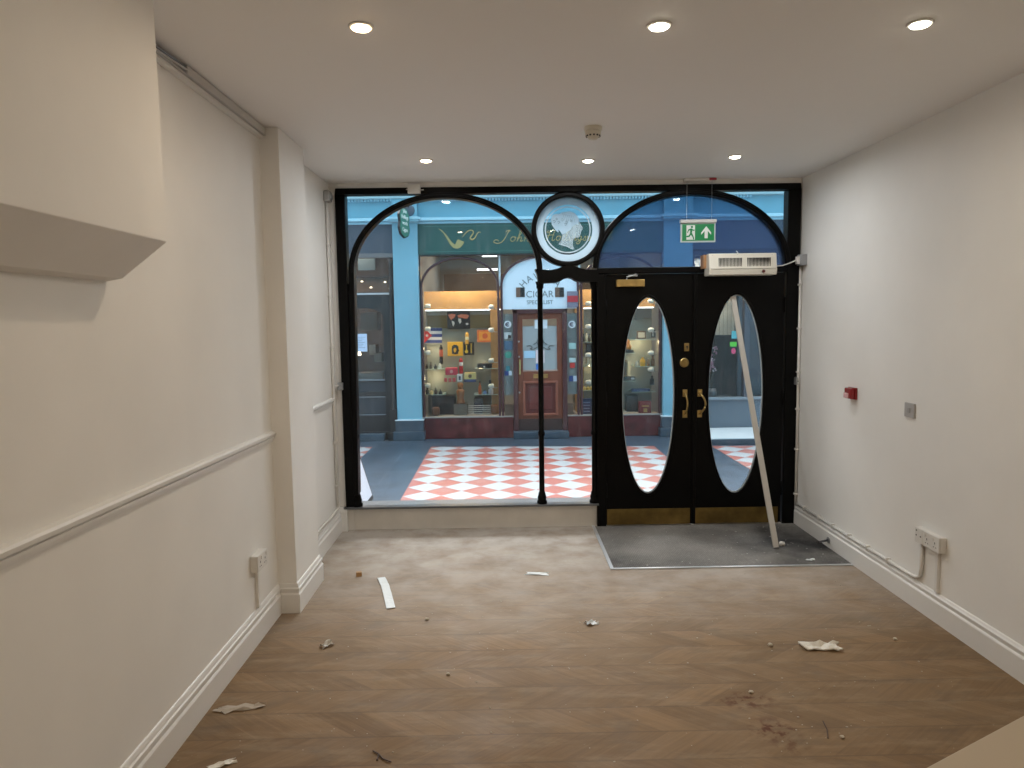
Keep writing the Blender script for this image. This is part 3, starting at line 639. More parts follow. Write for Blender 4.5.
for y, k in ((.55, .6),):       # row further back in the room, out of view
    for x in (-.4, .6, 1.59): area('downlight_glow', (x, y, H-.012), .06, DP*k, WARM, spread=math.radians(160))
pl = None                       # globe fill lights added unseen behind the camera to lift ceiling and walls
for x, w_ in ((.82, 'left'), (1.12, 'middle'), (1.42, 'right')):
    loc = (x, -1.4, 2.53); lab = 'added globe fill light at the rear of the room, %s of the three' % w_
    if pl is None:
        pl = thing('pendant_lamp', loc, lab, 'lamp', 'added fill lights at the rear of the room')
        MB().lathe([(.03, .13), (.03, .16), (.006, .18), (.006, H-2.53-.02), (.05, H-2.53-.015), (.05, H-2.53-.001)], loc, 'z', 16).build('stem', PLAST, pl)
        MB().lathe([(.115*math.sin(PI*k/12)+.002, -.115*math.cos(PI*k/12)) for k in range(13)], loc, 'z', 20).build('glass_globe', GLASSO, pl, smooth=True)
    else: copy_tree(pl, loc, lab)
    l = bpy.data.lights.new('rear_fill_light', 'POINT'); l.energy = PP; l.color = (1, .84, .66); l.shadow_soft_size = .09
    o = bpy.data.objects.new('rear_fill_light', l); COL.objects.link(o); o.location = loc
# ---------------------------------------------------------------- exit sign
ES = D-.2
ex = thing('exit_sign', (1.51, ES, 2.28), 'green running man exit sign hanging on two wires', 'exit sign')
MB().box(1.372, 1.651, ES-.022, ES+.022, 2.432, 2.458).build('top_rail', mat('sign_rail', (.62, .62, .60, 1), .35), ex, bevel=.004)
MB().box(1.376, 1.647, ES-.006, ES+.006, 2.285, 2.431).build('sign_panel', mat('sign_edge', (.55, .62, .60, 1), .3), ex, bevel=.003)
slabel(MB().box(1.388, 1.635, ES-.0085, ES-.0055, 2.297, 2.424).build('green_face', EXGREEN, ex), 'green sign face')
gx0, gz0 = 1.388, 2.297
m = MB().box(gx0+.032, gx0+.098, ES-.011, ES-.008, gz0+.008, gz0+.118); m.build('doorway_symbol', EXWHITE, ex)
def S(x, z): return (gx0+.030+x*.07, gz0+.006+z*.115)
man = MB()
man.prism([(S(.62, .86)[0]+.0085*math.cos(a*PI/6), S(.62, .86)[1]+.0085*math.sin(a*PI/6)) for a in range(12)], ES-.014, ES-.0105)
for q in ([(.40, .74), (.58, .76), (.66, .66), (.62, .44), (.42, .42), (.44, .60)],                       # torso
          [(.60, .72), (.72, .60), (.92, .62), (.92, .68), (.72, .68), (.62, .78)],                       # front arm
          [(.44, .74), (.24, .70), (.10, .50), (.16, .47), (.28, .62), (.46, .66)],                       # rear arm
          [(.44, .46), (.62, .46), (.80, .24), (.88, .04), (.78, .02), (.70, .20), (.52, .34)],           # front leg
          [(.44, .46), (.54, .36), (.36, .20), (.02, .18), (.0, .26), (.30, .30)]):                        # rear leg
    man.prism([S(*p) for p in q], ES-.014, ES-.0105)
man.build('running_man_symbol', EXGREEN, ex)
A = lambda x, z: (gx0+.185+x*.038, gz0+.064+z*.046)
MB().prism([A(0, 1), A(1, -.05), (A(1, -.05)[0], A(0, -.42)[1]), A(.32, .22), A(.32, -1), A(-.32, -1), A(-.32, .22), (A(-1, 0)[0], A(0, -.42)[1]), A(-1, -.05)], ES-.011, ES-.008).build('arrow_symbol', EXWHITE, ex)
HS = H-.025
MB().tube([(1.424, ES, 2.458), (1.424, ES, HS-.02)], .0012, 6).build('suspension_wire', GREYM, ex)
MB().tube([(1.617, ES, 2.458), (1.617, ES, HS-.02)], .0012, 6).build('suspension_wire', GREYM, ex)
MB().box(1.40, 1.645, ES-.02, ES+.03, HS-.022, HS-.0005).build('ceiling_plate', PLAST, ex, bevel=.003)
slabel(MB().box(1.59, 1.645, ES-.024, ES-.019, HS-.020, HS-.003).build('red_tag', mat('red_tag', (.3, .02, .03, 1), .4), ex), 'red tag')

KS = (D-.075)/ES; ex.location = EYE+(ex.location-EYE)*KS; ex.scale = (KS, KS, KS)
# ---------------------------------------------------------------- counter corner, bottom right
A0, A1 = on_floor(925, 768, .75), on_floor(1024, 715, .75)
e = (A1-A0).normalized(); e.z = 0; pn = Vector((e.y, -e.x, 0))
ct = thing('low_counter', (1.2, 1.2, 0), 'corner of a pale painted low counter at the bottom right', 'counter')
base = A0-e*.35
def cpoly(o, ins): 
    P0 = base+e*ins; P1 = base+e*(1.05-ins)
    return [(P0+pn*ins).to_2d()[:], (P1+pn*ins).to_2d()[:], (P1+pn*(.45-ins)).to_2d()[:], (P0+pn*(.45-ins)).to_2d()[:]]
CTM = mat('beige_counter', (.43, .36, .27, 1), .5)
MB().prism(cpoly(0, 0), .72, .75, 'z').build('worktop', CTM, ct, bevel=.003)
MB().prism(cpoly(0, .03), 0, .72, 'z').build('carcass', CTM, ct)

# ---------------------------------------------------------------- litter on the floor
def scrap(name, u, v, w, l, rot, label, m_, cat='paper scrap', fold=.004, seed=0, torn=.25, z=0.001, thick=.0012, nx=6, ny=5):
    rnd = random.Random(seed); c = on_floor(u, v); mb = MB(); R = Matrix.Rotation(rot, 3, 'Z')
    g = []; h = [[abs(rnd.gauss(0, fold)) for _ in range(ny)] for _ in range(nx)]
    for lay in (0, 1):
        L_ = []
        for i in range(nx):
            row = []
            for j in range(ny):
                x = (i/(nx-1)-.5)*l; y = (j/(ny-1)-.5)*w
                if i in (0, nx-1): x += random.Random(seed*7+j+i).uniform(-1, 1)*torn*w
                if j in (0, ny-1): y += random.Random(seed*5+i+j*3).uniform(-1, .2)*torn*w*(1 if j else -1)*.6
                p = R @ Vector((x, y, 0)); row.append(mb.bm.verts.new((c.x+p.x, c.y+p.y, z+h[i][j]+lay*thick)))
            L_.append(row)
        g.append(L_)
    for i in range(nx-1):
        for j in range(ny-1):
            for lay in (0, 1): mb.face([g[lay][i][j], g[lay][i+1][j], g[lay][i+1][j+1], g[lay][i][j+1]])
    per = [(i, 0) for i in range(nx)]+[(nx-1, j) for j in range(1, ny)]+[(i, ny-1) for i in range(nx-2, -1, -1)]+[(0, j) for j in range(ny-2, 0, -1)]
    for k in range(len(per)):
        a, b = per[k], per[(k+1) % len(per)]; mb.face([g[0][a[0]][a[1]], g[0][b[0]][b[1]], g[1][b[0]][b[1]], g[1][a[0]][a[1]]])
    return tag(mb.build(name, m_), label, cat)
# curved masking-tape strip
pts = [on_floor(*q) for q in ((381, 578), (385, 586), (388, 597), (391, 609))]
mb = MB(); top_ = []; ring = []
for i in range(13):
    t = i/12*3; k = min(int(t), 2); f = t-k; p = pts[k].lerp(pts[k+1], f); q = (pts[3]-pts[0]).normalized(); s_ = Vector((-q.y, q.x, 0))
    wv = .026; zz = .0035+.005*abs(math.sin(i*1.1)); ring.append([mb.bm.verts.new(p+s_*wv*a+Vector((0, 0, zz+b))) for a, b in ((-1, -.001), (1, -.001), (1, .001), (-1, .001))])
for i in range(12):
    for k in range(4): mb.face([ring[i][k], ring[i][(k+1) % 4], ring[i+1][(k+1) % 4], ring[i+1][k]])
mb.face(ring[0]); mb.face(ring[-1]); tag(mb.build('tape_strip', TAPE), 'long curved strip of white tape on the floor near the pilaster', 'tape')
scrap('paper_scrap', 537, 574, .055, .15, -.15, 'flat white paper scrap on the floor below the shop window', TAPE, seed=3)
scrap('paper_scrap', 592, 624, .05, .07, .3, 'small crumpled pale scrap on the floor left of centre mat edge', TAPE, seed=5, fold=.008)
scrap('paper_scrap', 821, 648, .085, .19, -.08, 'folded white paper on the floor below the right sockets', PAPER, seed=8, fold=.009, torn=.2, thick=.006, nx=9)
scrap('paper_scrap', 240, 709, .06, .19, .2, 'torn pale paper on the floor beside the left skirting', mat('brown_paper', (.42, .36, .29, 1), .8, bump=.5), seed=11, fold=.006, torn=.5)
scrap('plastic_scrap', 327, 646, .05, .07, .9, 'crumpled clear plastic scrap on the floor right of the pilaster', mat('dull_plastic', (.42, .38, .32, 1), .3), 'plastic scrap', seed=13, fold=.012)
scrap('paper_scrap', 222, 765, .04, .09, .5, 'pale scrap at the bottom edge beside the left skirting', PAPER, seed=17)
def lump(name, u, v, r, label, m_, cat, seed):
    rnd = random.Random(seed); c = on_floor(u, v); bm_ = MB(); bmesh.ops.create_icosphere(bm_.bm, subdivisions=2, radius=r)
    for vv in bm_.bm.verts:
        vv.co *= rnd.uniform(.75, 1.1); vv.co.z *= .6; vv.co += Vector((c.x, c.y, r*.55))
    return tag(bm_.build(name, m_), label, cat)
CHIP = mat('plaster_chip', (.48, .42, .33, 1), .9)
lump('plaster_lump', 770, 646, .014, 'plaster lump on the floor left of the folded white paper', CHIP, 'plaster lump', 1)
lump('plaster_lump', 895, 640, .012, 'plaster lump on the floor right of the folded white paper', CHIP, 'plaster lump', 2)
lump('plaster_lump', 751, 693, .011, 'plaster lump beside the rusty floor stain', CHIP, 'plaster lump', 3)
lump('plaster_lump', 842, 738, .010, 'plaster lump right of the rusty floor stains', CHIP, 'plaster lump', 4)
lump('plaster_lump', 427, 620, .012, 'plaster lump on the floor beyond the end of the tape strip', CHIP, 'plaster lump', 5)
lump('plaster_lump', 448, 675, .010, 'plaster lump in the open middle of the floor', CHIP, 'plaster lump', 6)
c0 = on_floor(359, 576)
tag(MB().box(-.018, .018, -.014, .014, 0, .03, Matrix.Translation((c0.x, c0.y, 0)) @ Matrix.Rotation(.3, 4, 'Z')).build('wood_offcut', OAK, bevel=.002), 'small wooden block on the floor beside the tape strip', 'wood block')
c0 = on_floor(782, 546)
tag(MB().lathe([(.020, 0), (.022, .012), (.018, .024), (.004, .027)], (c0.x, c0.y, .006), 'z', 16).build('plastic_disc', PLAST, smooth=True), 'small round white cap on the mat at the foot of the batten', 'cap')
pts = [on_floor(*q)+Vector((0, 0, .005)) for q in ((373, 752), (379, 755), (383, 760), (391, 763))]
tag(MB().tube(pts, .003, 6).tube([pts[1], on_floor(377, 761)+Vector((0, 0, .004))], .003, 6).build('twig', BROWNI), 'dark twig at the bottom of the floor', 'twig')
pts = [on_floor(*q)+Vector((0, 0, .004)) for q in ((823, 722), (827, 730), (828, 739))]
tag(MB().tube(pts, .0025, 6).build('twig', BROWNI), 'thin brown twig right of the rusty floor stains', 'twig')
scrap('paper_scrap', 811, 561, .035, .06, .4, 'tiny white scrap on the front of the mat', TAPE, seed=23, z=.008)
mb = MB(); rnd = random.Random(4)
for i in range(150):
    u = rnd.uniform(230, 1000); v = rnd.uniform(565, 766); c = on_floor(u, v)
    if not (XL+.04 < c.x < XR-.04) or (u > 900 and v > 700) or (c.x > .7 and c.y > 4.68): continue
    r = rnd.uniform(.0018, .0048); ico = bmesh.ops.create_icosphere(mb.bm, subdivisions=1, radius=r)
    for vv in ico['verts']: vv.co = Vector((vv.co.x*rnd.uniform(.8, 1.6)+c.x, vv.co.y+c.y, vv.co.z*.5+r*.4))
tag(mb.build('plaster_crumbs', CHIP), 'scattered plaster crumbs and grit over the wood floor', 'debris', kind='stuff')
mb = MB()
for i in range(60):
    c = Vector((rnd.uniform(.75, 2.3), rnd.uniform(4.78, 5.7), 0)); r = rnd.uniform(.002, .005); ico = bmesh.ops.create_icosphere(mb.bm, subdivisions=1, radius=r)
    for vv in ico['verts']: vv.co = Vector((vv.co.x*1.3+c.x, vv.co.y+c.y, vv.co.z*.5+r*.3+.007))
tag(mb.build('mat_crumbs', mat('pale_crumb', (.55, .54, .50, 1), .9)), 'pale crumbs scattered over the entrance mat', 'debris', kind='stuff')

# ================================================================== OUTSIDE: THE ARCADE
struct(MB().box(-7, 8, D+.06, 16, -.2, -.001).build('pavement', SLATEF), 'dark blue slate arcade paving')
def ye(x): return 9.64-.07*(x+1)
for (a, b, lab) in ((-6, -1.83, 'left'), (-1.017, 1.99, 'middle'), (2.745, 7, 'right')):
    struct(MB().prism([(a, D+.45), (b, D+.45), (b, ye(b)), (a, ye(a))], -.03, .002, 'z').build('tile_panel', CHECK), 'red and white harlequin tiled panel, '+lab)
# ---------------------------------------------------------------- facade carcass (blue)
fc = thing('arcade_facade', (.5, FY, 0), 'pale blue painted arcade facade with pilasters and cornice across the walkway', 'building')
def pilaster(x0, x1):
    p = MB().box(x0, x1, FY-.10, FY+.15, .30, 3.74).build('pilaster', BLUE, fc, bevel=.004)
    slabel(MB().box(x0-.025, x1+.025, FY-.13, FY+.15, .13, .285).box(x0-.055, x1+.04, FY-.17, FY+.15, 0, .13).build('plinth', SLATEP, p, bevel=.006), 'dark slate plinth')
    MB().box(x0-.03, x1+.03, FY-.135, FY+.15, .285, .302).build('plinth_cap', STONEW, p, bevel=.003)
    MB().box(x0-.03, x1+.03, FY-.20, FY, 3.10, 3.125).box(x0-.05, x1+.05, FY-.22, FY, 3.125, 3.165).build('capital', BLUEL, p, bevel=.006)
    return p
PIL = [(-5.43, -5.06), (-1.555, -1.20), (2.29, 2.70), (6.1, 6.5)]
for p in PIL: pilaster(*p)
MB().box(-7, 8, FY-.02, FY+.15, 3.165, 3.75).build('frieze', BLUE, fc)
MB().box(-7, 8, FY-.06, FY+.02, 3.085, 3.12).box(-7, 8, FY-.11, FY+.02, 3.12, 3.165).build('cornice', BLUEL, fc, bevel=.008)
m = MB()
for i in range(150):
    x = -3.2+i*.045
    m.box(x, x+.026, FY-.09, FY, 3.40, 3.43)
m.build('dentil_band', BLUEL, fc)['kind'] = 'stuff'
MB().box(-7, 8, FY-.12, FY, 3.43, 3.47).build('upper_moulding', mat('greyblue', srgb(150, 178, 186), .6), fc, bevel=.006)
# ---------------------------------------------------------------- cigar shop
cs = thing('cigar_shopfront', (.5, FY, 0), 'cigar shop front with green fascia, maroon arches and red-brown door', 'shopfront')
fb = MB().box(-1.20, 2.29, FY-.05, FY+.02, 2.655, 3.085).build('fascia_board', GREENF, cs, bevel=.004)
MB().box(-1.19, 2.28, FY-.06, FY+.04, 2.635, 2.655).build('fascia_lower_bead', DKBROWN, cs)
MB().box(-1.13, 2.22, FY-.054, FY-.049, 3.045, 3.050).box(-1.13, 2.22, FY-.054, FY-.049, 2.69, 2.695).build('gold_line', mat('dull_green_line', srgb(80, 130, 116), .5), fb)
ORG[fb.name] = ORG[cs.name]
def fz(u, v, y=FY): p = at(u, v, y); return (p.x, p.z)
# pipe emblem from crop pixels (origin 410,190 scale 9.31)
def cp(q, y=FY-.05): p = at(410+q[0]/9.31, 190+q[1]/9.31, y); return (p.x, p.z)
pipe = [(262, 358), (300, 375), (345, 425), (385, 480), (420, 512), (440, 465), (455, 460), (470, 470), (505, 482), (495, 505), (470, 535), (440, 547), (405, 540), (375, 510), (340, 450), (310, 400)]
MB().prism([cp(q) for q in pipe], FY-.058, FY-.049).build('pipe_emblem', GOLD, fb)
def stroke(pts, widths, name, m_, par, y=FY-.053, sub=6):
    P = [cp(q) for q in pts]; out = []; wd = []
    n_ = len(P)
    for i in range(n_-1):
        p0, p1, p2, p3 = P[max(i-1, 0)], P[i], P[i+1], P[min(i+2, n_-1)]
        for k in range(sub):
            t = k/sub
            c = [0.5*(2*p1[a]+(p2[a]-p0[a])*t+(2*p0[a]-5*p1[a]+4*p2[a]-p3[a])*t*t+(3*p1[a]-p0[a]-3*p2[a]+p3[a])*t**3) for a in (0, 1)]
            out.append((c[0], y, c[1])); wd.append(widths[i]*(1-t)+widths[i+1]*t)
    out.append((P[-1][0], y, P[-1][1])); wd.append(widths[-1])
    return out, wd
def strokes(lst, name, m_, par, y=FY-.053):
    mb = MB()
    for pts, w in lst:
        w = w if isinstance(w, list) else [w]*len(pts)
        o, wd = stroke(pts, w, name, m_, par, y); mb.tube(o, wd, 6)
    return mb.build(name, m_, par)
strokes([([(485, 440), (510, 410), (545, 380), (580, 378), (590, 400), (570, 430), (560, 450), (580, 462), (605, 445), (620, 415), (640, 392), (662, 400)], [.004, .006, .009, .010, .010, .011, .012, .012, .010, .008, .006, .003])], 'smoke_swirl', GOLD, fb)
# script lettering, each letter as pen strokes in its own box (x right, y down, 0..1 x-height), slanted
GL = {
 'J': ([[(1.25, -1.1), (.95, -.9), (.7, -.2), (.35, .7), (-.1, 1.25), (-.6, 1.35), (-.95, 1.1), (-.8, .75), (-.45, .72), (-.3, .95)], [(.55, -.75), (.8, -1.1), (1.2, -1.2)]], 1.15),
 'H': ([[(.35, -.95), (.1, -.75), (.2, -.5), (.55, -.75), (.6, -1.05), (.45, -.3), (.2, .5), (-.1, 1.0), (-.5, 1.0), (-.4, .7)], [(1.45, -1.1), (1.15, -.6), (.95, .2), (.85, .9), (1.1, .95), (1.3, .75)], [(.1, .05), (.6, -.1), (1.2, -.1)]], 1.4),
 'o': ([[(.55, .1), (.2, .15), (.0, .6), (.15, .95), (.45, .85), (.62, .45), (.55, .1), (.75, .25)]], .75),
 'h': ([[(.0, .5), (.5, -.5), (.6, -1.0), (.42, -.9), (.2, .2), (.0, .98)], [(.05, .8), (.35, .2), (.6, .15), (.55, .5), (.45, .9), (.6, .95), (.8, .7)]], .82),
 'n': ([[(.0, .4), (.2, .1), (.2, .3), (.05, .98)], [(.08, .75), (.35, .2), (.58, .15), (.55, .5), (.45, .88), (.6, .95), (.8, .7)]], .8),
 'l': ([[(.0, .7), (.35, -.2), (.5, -.95), (.35, -1.0), (.2, -.2), (.1, .75), (.25, .98), (.45, .7)]], .45),
 'i': ([[(.0, .6), (.2, .12), (.08, .8), (.2, .98), (.4, .7)], [(.3, -.3), (.33, -.25)]], .4),
 'g': ([[(.55, .15), (.2, .15), (.05, .6), (.2, .92), (.42, .75), (.6, .12), (.4, 1.1), (.15, 1.6), (-.15, 1.5), (.0, 1.2), (.75, .7)]], .75),
 's': ([[(.0, .8), (.35, .1), (.4, .5), (.42, .85), (.15, .95), (.0, .8)]], .5),
 'w': ([[(.0, .4), (.15, .12), (.1, .7), (.25, .95), (.45, .7), (.55, .15), (.5, .75), (.65, .95), (.9, .5), (.92, .15), (1.05, .3)]], 1.05),
 'r': ([[(.0, .6), (.2, .05), (.25, .2), (.45, .2), (.35, .7), (.45, .95), (.62, .7)]], .6),
 't': ([[(.0, .7), (.4, -.7), (.2, .5), (.2, .9), (.4, .85), (.5, .7)], [(.1, -.2), (.5, -.25)]], .5)}
def script(word, x, y, s, xs, gap=.07):
    L_ = []
    for ch in word:
        g, adv = GL[ch]
        for st in g: L_.append(([(x+(px_*xs), y+py*s) for px_, py in st], [.0035+.004*abs(math.sin(i*1.7)) for i in range(len(st))]))
        x += (adv+gap)*xs
    return L_, x
L1, xe = script('John', 848, 432, 48, 72)
strokes(L1, 'gold_lettering', GOLD, fb)
L2, xe = script('Hollingsworth', 1270, 424, 48, 62)
strokes(L2, 'gold_lettering', GOLD, fb)
# stall riser, windows
MB().box(-1.20, .12, FY-.03, FY+.06, .0, .305).build('stall_riser', MARBLE, cs, bevel=.004)
MB().box(.915, 2.29, FY-.03, FY+.06, 0, .305).build('stall_riser', MARBLE, cs, bevel=.004)
MB().box(-1.20, .12, FY-.045, FY+.06, .305, .322).build('window_sill', mat('greysill', srgb(150, 140, 136), .4), cs, bevel=.003)
MB().box(.915, 2.29, FY-.045, FY+.06, .305, .322).build('window_sill', mat('greysill', srgb(150, 140, 136), .4), cs, bevel=.003)
ARCH = [(-1.19, -.058), (-.042, 1.09), (1.106, 2.275)]
for i, (a, b) in enumerate(ARCH):
    cx, hw = (a+b)/2, (b-a)/2; zt = 2.625
    m = MB(); m.band([(a+.032, .32 if i != 1 else .3)]+ell(cx, 2.2, hw-.032, .39, PI, 0, 33)+[(b-.032, .32 if i != 1 else .3)], [(a, .32 if i != 1 else .3)]+ell(cx, 2.2, hw, .425, PI, 0, 33)+[(b, .32 if i != 1 else .3)], FY-.02, FY+.05, False)
    m.build('window_arch', MAROON, cs, bevel=.008)
MB().box(-1.2, -1.185, FY, FY+.06, .3, 2.635).build('side_post', DKBROWN, cs)
MB().box(2.27, 2.29, FY, FY+.06, .3, 2.635).build('side_post', DKBROWN, cs)
for x in (-.062, 1.083): slabel(MB().box(x, x+.027, FY+.01, FY+.04, 2.2, 2.635).build('spandrel_post', STONEW, cs), 'white spandrel post')
MB().box(-1.19, .12, FY+.022, FY+.028, .32, 2.635).build('glass_pane', GLASSO, cs)
MB().box(.915, 2.275, FY+.022, FY+.028, .32, 2.635).build('glass_pane', GLASSO, cs)
slabel(MB().box(-.01, 1.06, FY+.01, FY+.02, 1.865, 2.2).prism([(1.06, 2.2)]+ell(.524, 2.2, .536, .395, 0, PI, 30), FY+.01, FY+.02).build('lunette_panel', SIGNW, cs), 'white lunette panel')
for a, b in ((-.04, .129), (.911, 1.075)): MB().box(a, b, FY+.034, FY+.040, .62, 1.80).build('frosted_sidelight', FROSTD, cs)
# arced HAVANA etc
c_ = at(540.5, 299, FY)
for k, ch in enumerate('HAVANA'):
    a = math.radians(48-k*19.2); R_ = .285
    text_mesh(ch, .135, LETTER, 'sign_letter', cs, c_.x-R_*math.sin(a), FY+.008, c_.z+R_*math.cos(a), rot=a)
text_mesh('CIGAR', .135, LETTER, 'sign_word', cs, .525, FY+.008, 2.032)
text_mesh('SPECIALIST', .082, LETTER, 'sign_word', cs, .525, FY+.008, 1.935, sx=.95)
for u0, u1 in ((516, 524.8), (555, 564)):
    q0 = at(u0, 287.5, FY); q1 = at(u1, 297, FY)
    pp = MB().box(q0.x, q1.x, FY+.002, FY+.009, q1.z, q0.z).build('picture_square', BLK, cs)
    slabel(MB().box(q0.x, q0.x+(q1.x-q0.x)*.5, FY-.001, FY+.003, q1.z, q0.z).build('picture_square', mat('leaf_brown', srgb(110, 84, 70), .6), cs), 'brown half of the picture')
# door
FRM = MAROON
MB().box(.129, .195, FY-.04, FY+.08, 0, 1.862).box(.845, .911, FY-.04, FY+.08, 0, 1.862).box(.129, .911, FY-.04, FY+.08, 1.80, 1.862).build('door_frame', FRM, cs, bevel=.006)
dd = MB().box(.195, .27, FY, FY+.05, .10, 1.80).box(.77, .845, FY, FY+.05, .10, 1.80).box(.27, .77, FY, FY+.05, 1.72, 1.80).box(.27, .77, FY, FY+.05, .82, .98).box(.27, .77, FY, FY+.05, .10, .32).build('door', DOORW, cs, bevel=.005)
MB().box(.27, .77, FY+.02, FY+.04, .32, .82).build('lower_panel', DOORW2, dd)
m = MB(); m.band([(.30, .35), (.74, .35), (.74, .79), (.30, .79)], [(.265, .315), (.775, .315), (.775, .825), (.265, .825)], FY-.018, FY+.02); m.build('panel_moulding', mat('door_moulding', srgb(140, 80, 62), .35), dd, bevel=.008)
MB().box(.35, .69, FY+.005, FY+.03, .40, .74).build('raised_field', DOORW2, dd, bevel=.010)
MB().box(.27, .77, FY+.02, FY+.026, .98, 1.62).build('frosted_glass', FROSTD, dd)
MB().box(.27, .77, FY+.02, FY+.026, 1.62, 1.72).build('clear_glass', GLASSO, dd)
MB().box(.268, .772, FY-.004, FY+.02, .965, .985).build('glass_bead', mat('bead_pale', srgb(170, 140, 128), .4), dd)
MB().box(.42, .63, FY-.008, FY+.002, .865, .925).build('letter_plate', BRASS, dd, bevel=.003)
MB().tube([(.225, FY, 1.13), (.225, FY-.05, 1.13), (.225, FY-.05, .93), (.225, FY, .93)], .012, 8).build('pull_handle', BRASS, dd)
for z in (1.40, 1.18, .66): MB().lathe([(.002, -.01), (.013, -.008), (.014, 0)], (.215, FY, z), 'y', 14).build('lock_rose', GREYM, dd)
MB().box(.20, .84, FY-.005, FY+.002, .10, .27).build('kick_board', mat('kick_dark', srgb(66, 50, 48), .4, var=.2), dd)
strokes([([(1090+k*0+dx, dy) for dx, dy in pts], .007) for k, pts in enumerate([[(0, 1455), (30, 1450), (50, 1470), (30, 1480), (60, 1485), (100, 1462), (120, 1440)], [(250, 1455), (220, 1450), (200, 1470), (220, 1480), (190, 1485), (150, 1462), (130, 1440)], [(120, 1480), (100, 1430), (115, 1400), (125, 1375), (140, 1400), (150, 1430), (130, 1480)], [(60, 1440), (90, 1420), (100, 1395)], [(190, 1440), (160, 1420), (150, 1395)], [(125, 1375), (125, 1345)]])], 'etched_crest', mat('crest', srgb(86, 88, 84), .5), dd, y=FY+.015)
for (u0, v0, u1, v1, c, lab) in ((534.6, 320, 547.4, 328.5, srgb(222, 226, 232), 'white notice'), (524, 351, 535.5, 358, srgb(168, 200, 222), 'pale blue notice'), (535.8, 350, 544.6, 363, srgb(226, 206, 208), 'white and red notice'), (536, 364, 543, 370, srgb(60, 110, 190), 'blue notice')):
    q0 = at(u0, v0, FY); q1 = at(u1, v1, FY); slabel(MB().box(q0.x, q1.x, FY+.014, FY+.019, q1.z, q0.z).build('notice', mat('n'+lab, c, .7), dd), lab)
q0 = at(540, 356.5, FY); MB().lathe([(.024, 0), (.024, .003)], (q0.x, FY+.010, q0.z+.03), 'y', 16).build('red_symbol', mat('symred', srgb(190, 50, 60), .6), dd)
q0 = at(540, 361, FY); MB().lathe([(.018, 0), (.018, .003)], (q0.x, FY+.010, q0.z), 'y', 16).build('red_symbol', mat('symred', srgb(190, 50, 60), .6), dd)
MB().box(.12, .92, FY-.17, FY+.08, 0, .10).build('door_step', SLATEP, cs, bevel=.008)
# stickers on the side lights
def sticker(u0, v0, u1, v1, c, lab, rnd_=False):
    q0 = at(u0, v0, FY); q1 = at(u1, v1, FY); mm = mat('s'+lab, c, .5)
    if rnd_:
        r_ = (q1.x-q0.x)/2; o = MB().lathe([(r_, 0), (r_, .003)], ((q0.x+q1.x)/2, FY+.018, (q0.z+q1.z)/2), 'y', 20).build('window_sticker', mm, cs)
    else: o = MB().box(q0.x, q1.x, FY+.018, FY+.021, q1.z, q0.z).build('window_sticker', mm, cs)
    slabel(o, lab)
for cx_ in (507.7, 572.1):
    sticker(cx_-3.8, 320.5, cx_+3.8, 328.3, srgb(225, 228, 232), 'round white sticker', True)
    q = at(cx_, 324.4, FY)
    m = MB(); m.tube([(q.x+.026*math.cos(a), FY+.015, q.z+.026*math.sin(a)) for a in [math.radians(50+260*i/12) for i in range(13)]], .006, 6)
    m.tube([(q.x-.036, FY+.015, q.z+.007), (q.x+.012, FY+.015, q.z+.007)], .004, 5).tube([(q.x-.036, FY+.015, q.z-.007), (q.x+.008, FY+.015, q.z-.007)], .004, 5).build('sticker_symbol', mat('symdark', srgb(60, 40, 70), .5), cs)
sticker(504, 332.4, 511.5, 338.8, srgb(200, 205, 205), 'grey and black sticker'); sticker(508, 335, 511.2, 338.5, srgb(30, 34, 40), 'black corner sticker')
sticker(504, 341, 512.7, 350, srgb(72, 104, 130), 'blue rectangular sticker'); sticker(504.7, 351.5, 511.7, 358.5, srgb(60, 150, 130), 'round green sticker', True)
sticker(506, 366, 510, 371, srgb(60, 130, 140), 'teal sticker'); sticker(504.5, 371, 508.6, 375.5, srgb(50, 70, 130), 'dark blue sticker'); sticker(508.8, 371, 512, 375.5, srgb(210, 220, 230), 'white square sticker')
sticker(569, 343, 576.2, 349, srgb(170, 205, 200), 'pale green sticker'); sticker(569.3, 358, 576, 362.3, srgb(190, 210, 208), 'pale shell sticker', False)
sticker(570, 363, 575, 368, srgb(196, 56, 50), 'red sticker'); sticker(569.2, 376, 573.2, 381.5, srgb(40, 70, 130), 'blue square sticker'); sticker(573.5, 376, 577, 381.5, srgb(205, 215, 230), 'white square sticker, right sidelight')
ab_ = thing('alarm_box', tuple(at(572.5, 307, FY-.03)), 'grey and red alarm box at the right corner of the white lunette', 'alarm')
q0 = at(567.2, 291.3, FY-.04); q1 = at(577.8, 307, FY-.04)
MB().box(q0.x, q1.x, FY-.04, FY+.008, q1.z, q0.z).build('box_body', mat('al_grey', srgb(120, 118, 136), .5), ab_, bevel=.004)
q2 = at(567, 295.8, FY-.04); q3 = at(578, 302, FY-.04)
MB().box(q0.x-.001, q1.x+.001, FY-.044, FY-.038, q3.z, q2.z).build('red_band', mat('al_red', srgb(178, 50, 60), .5), ab_)
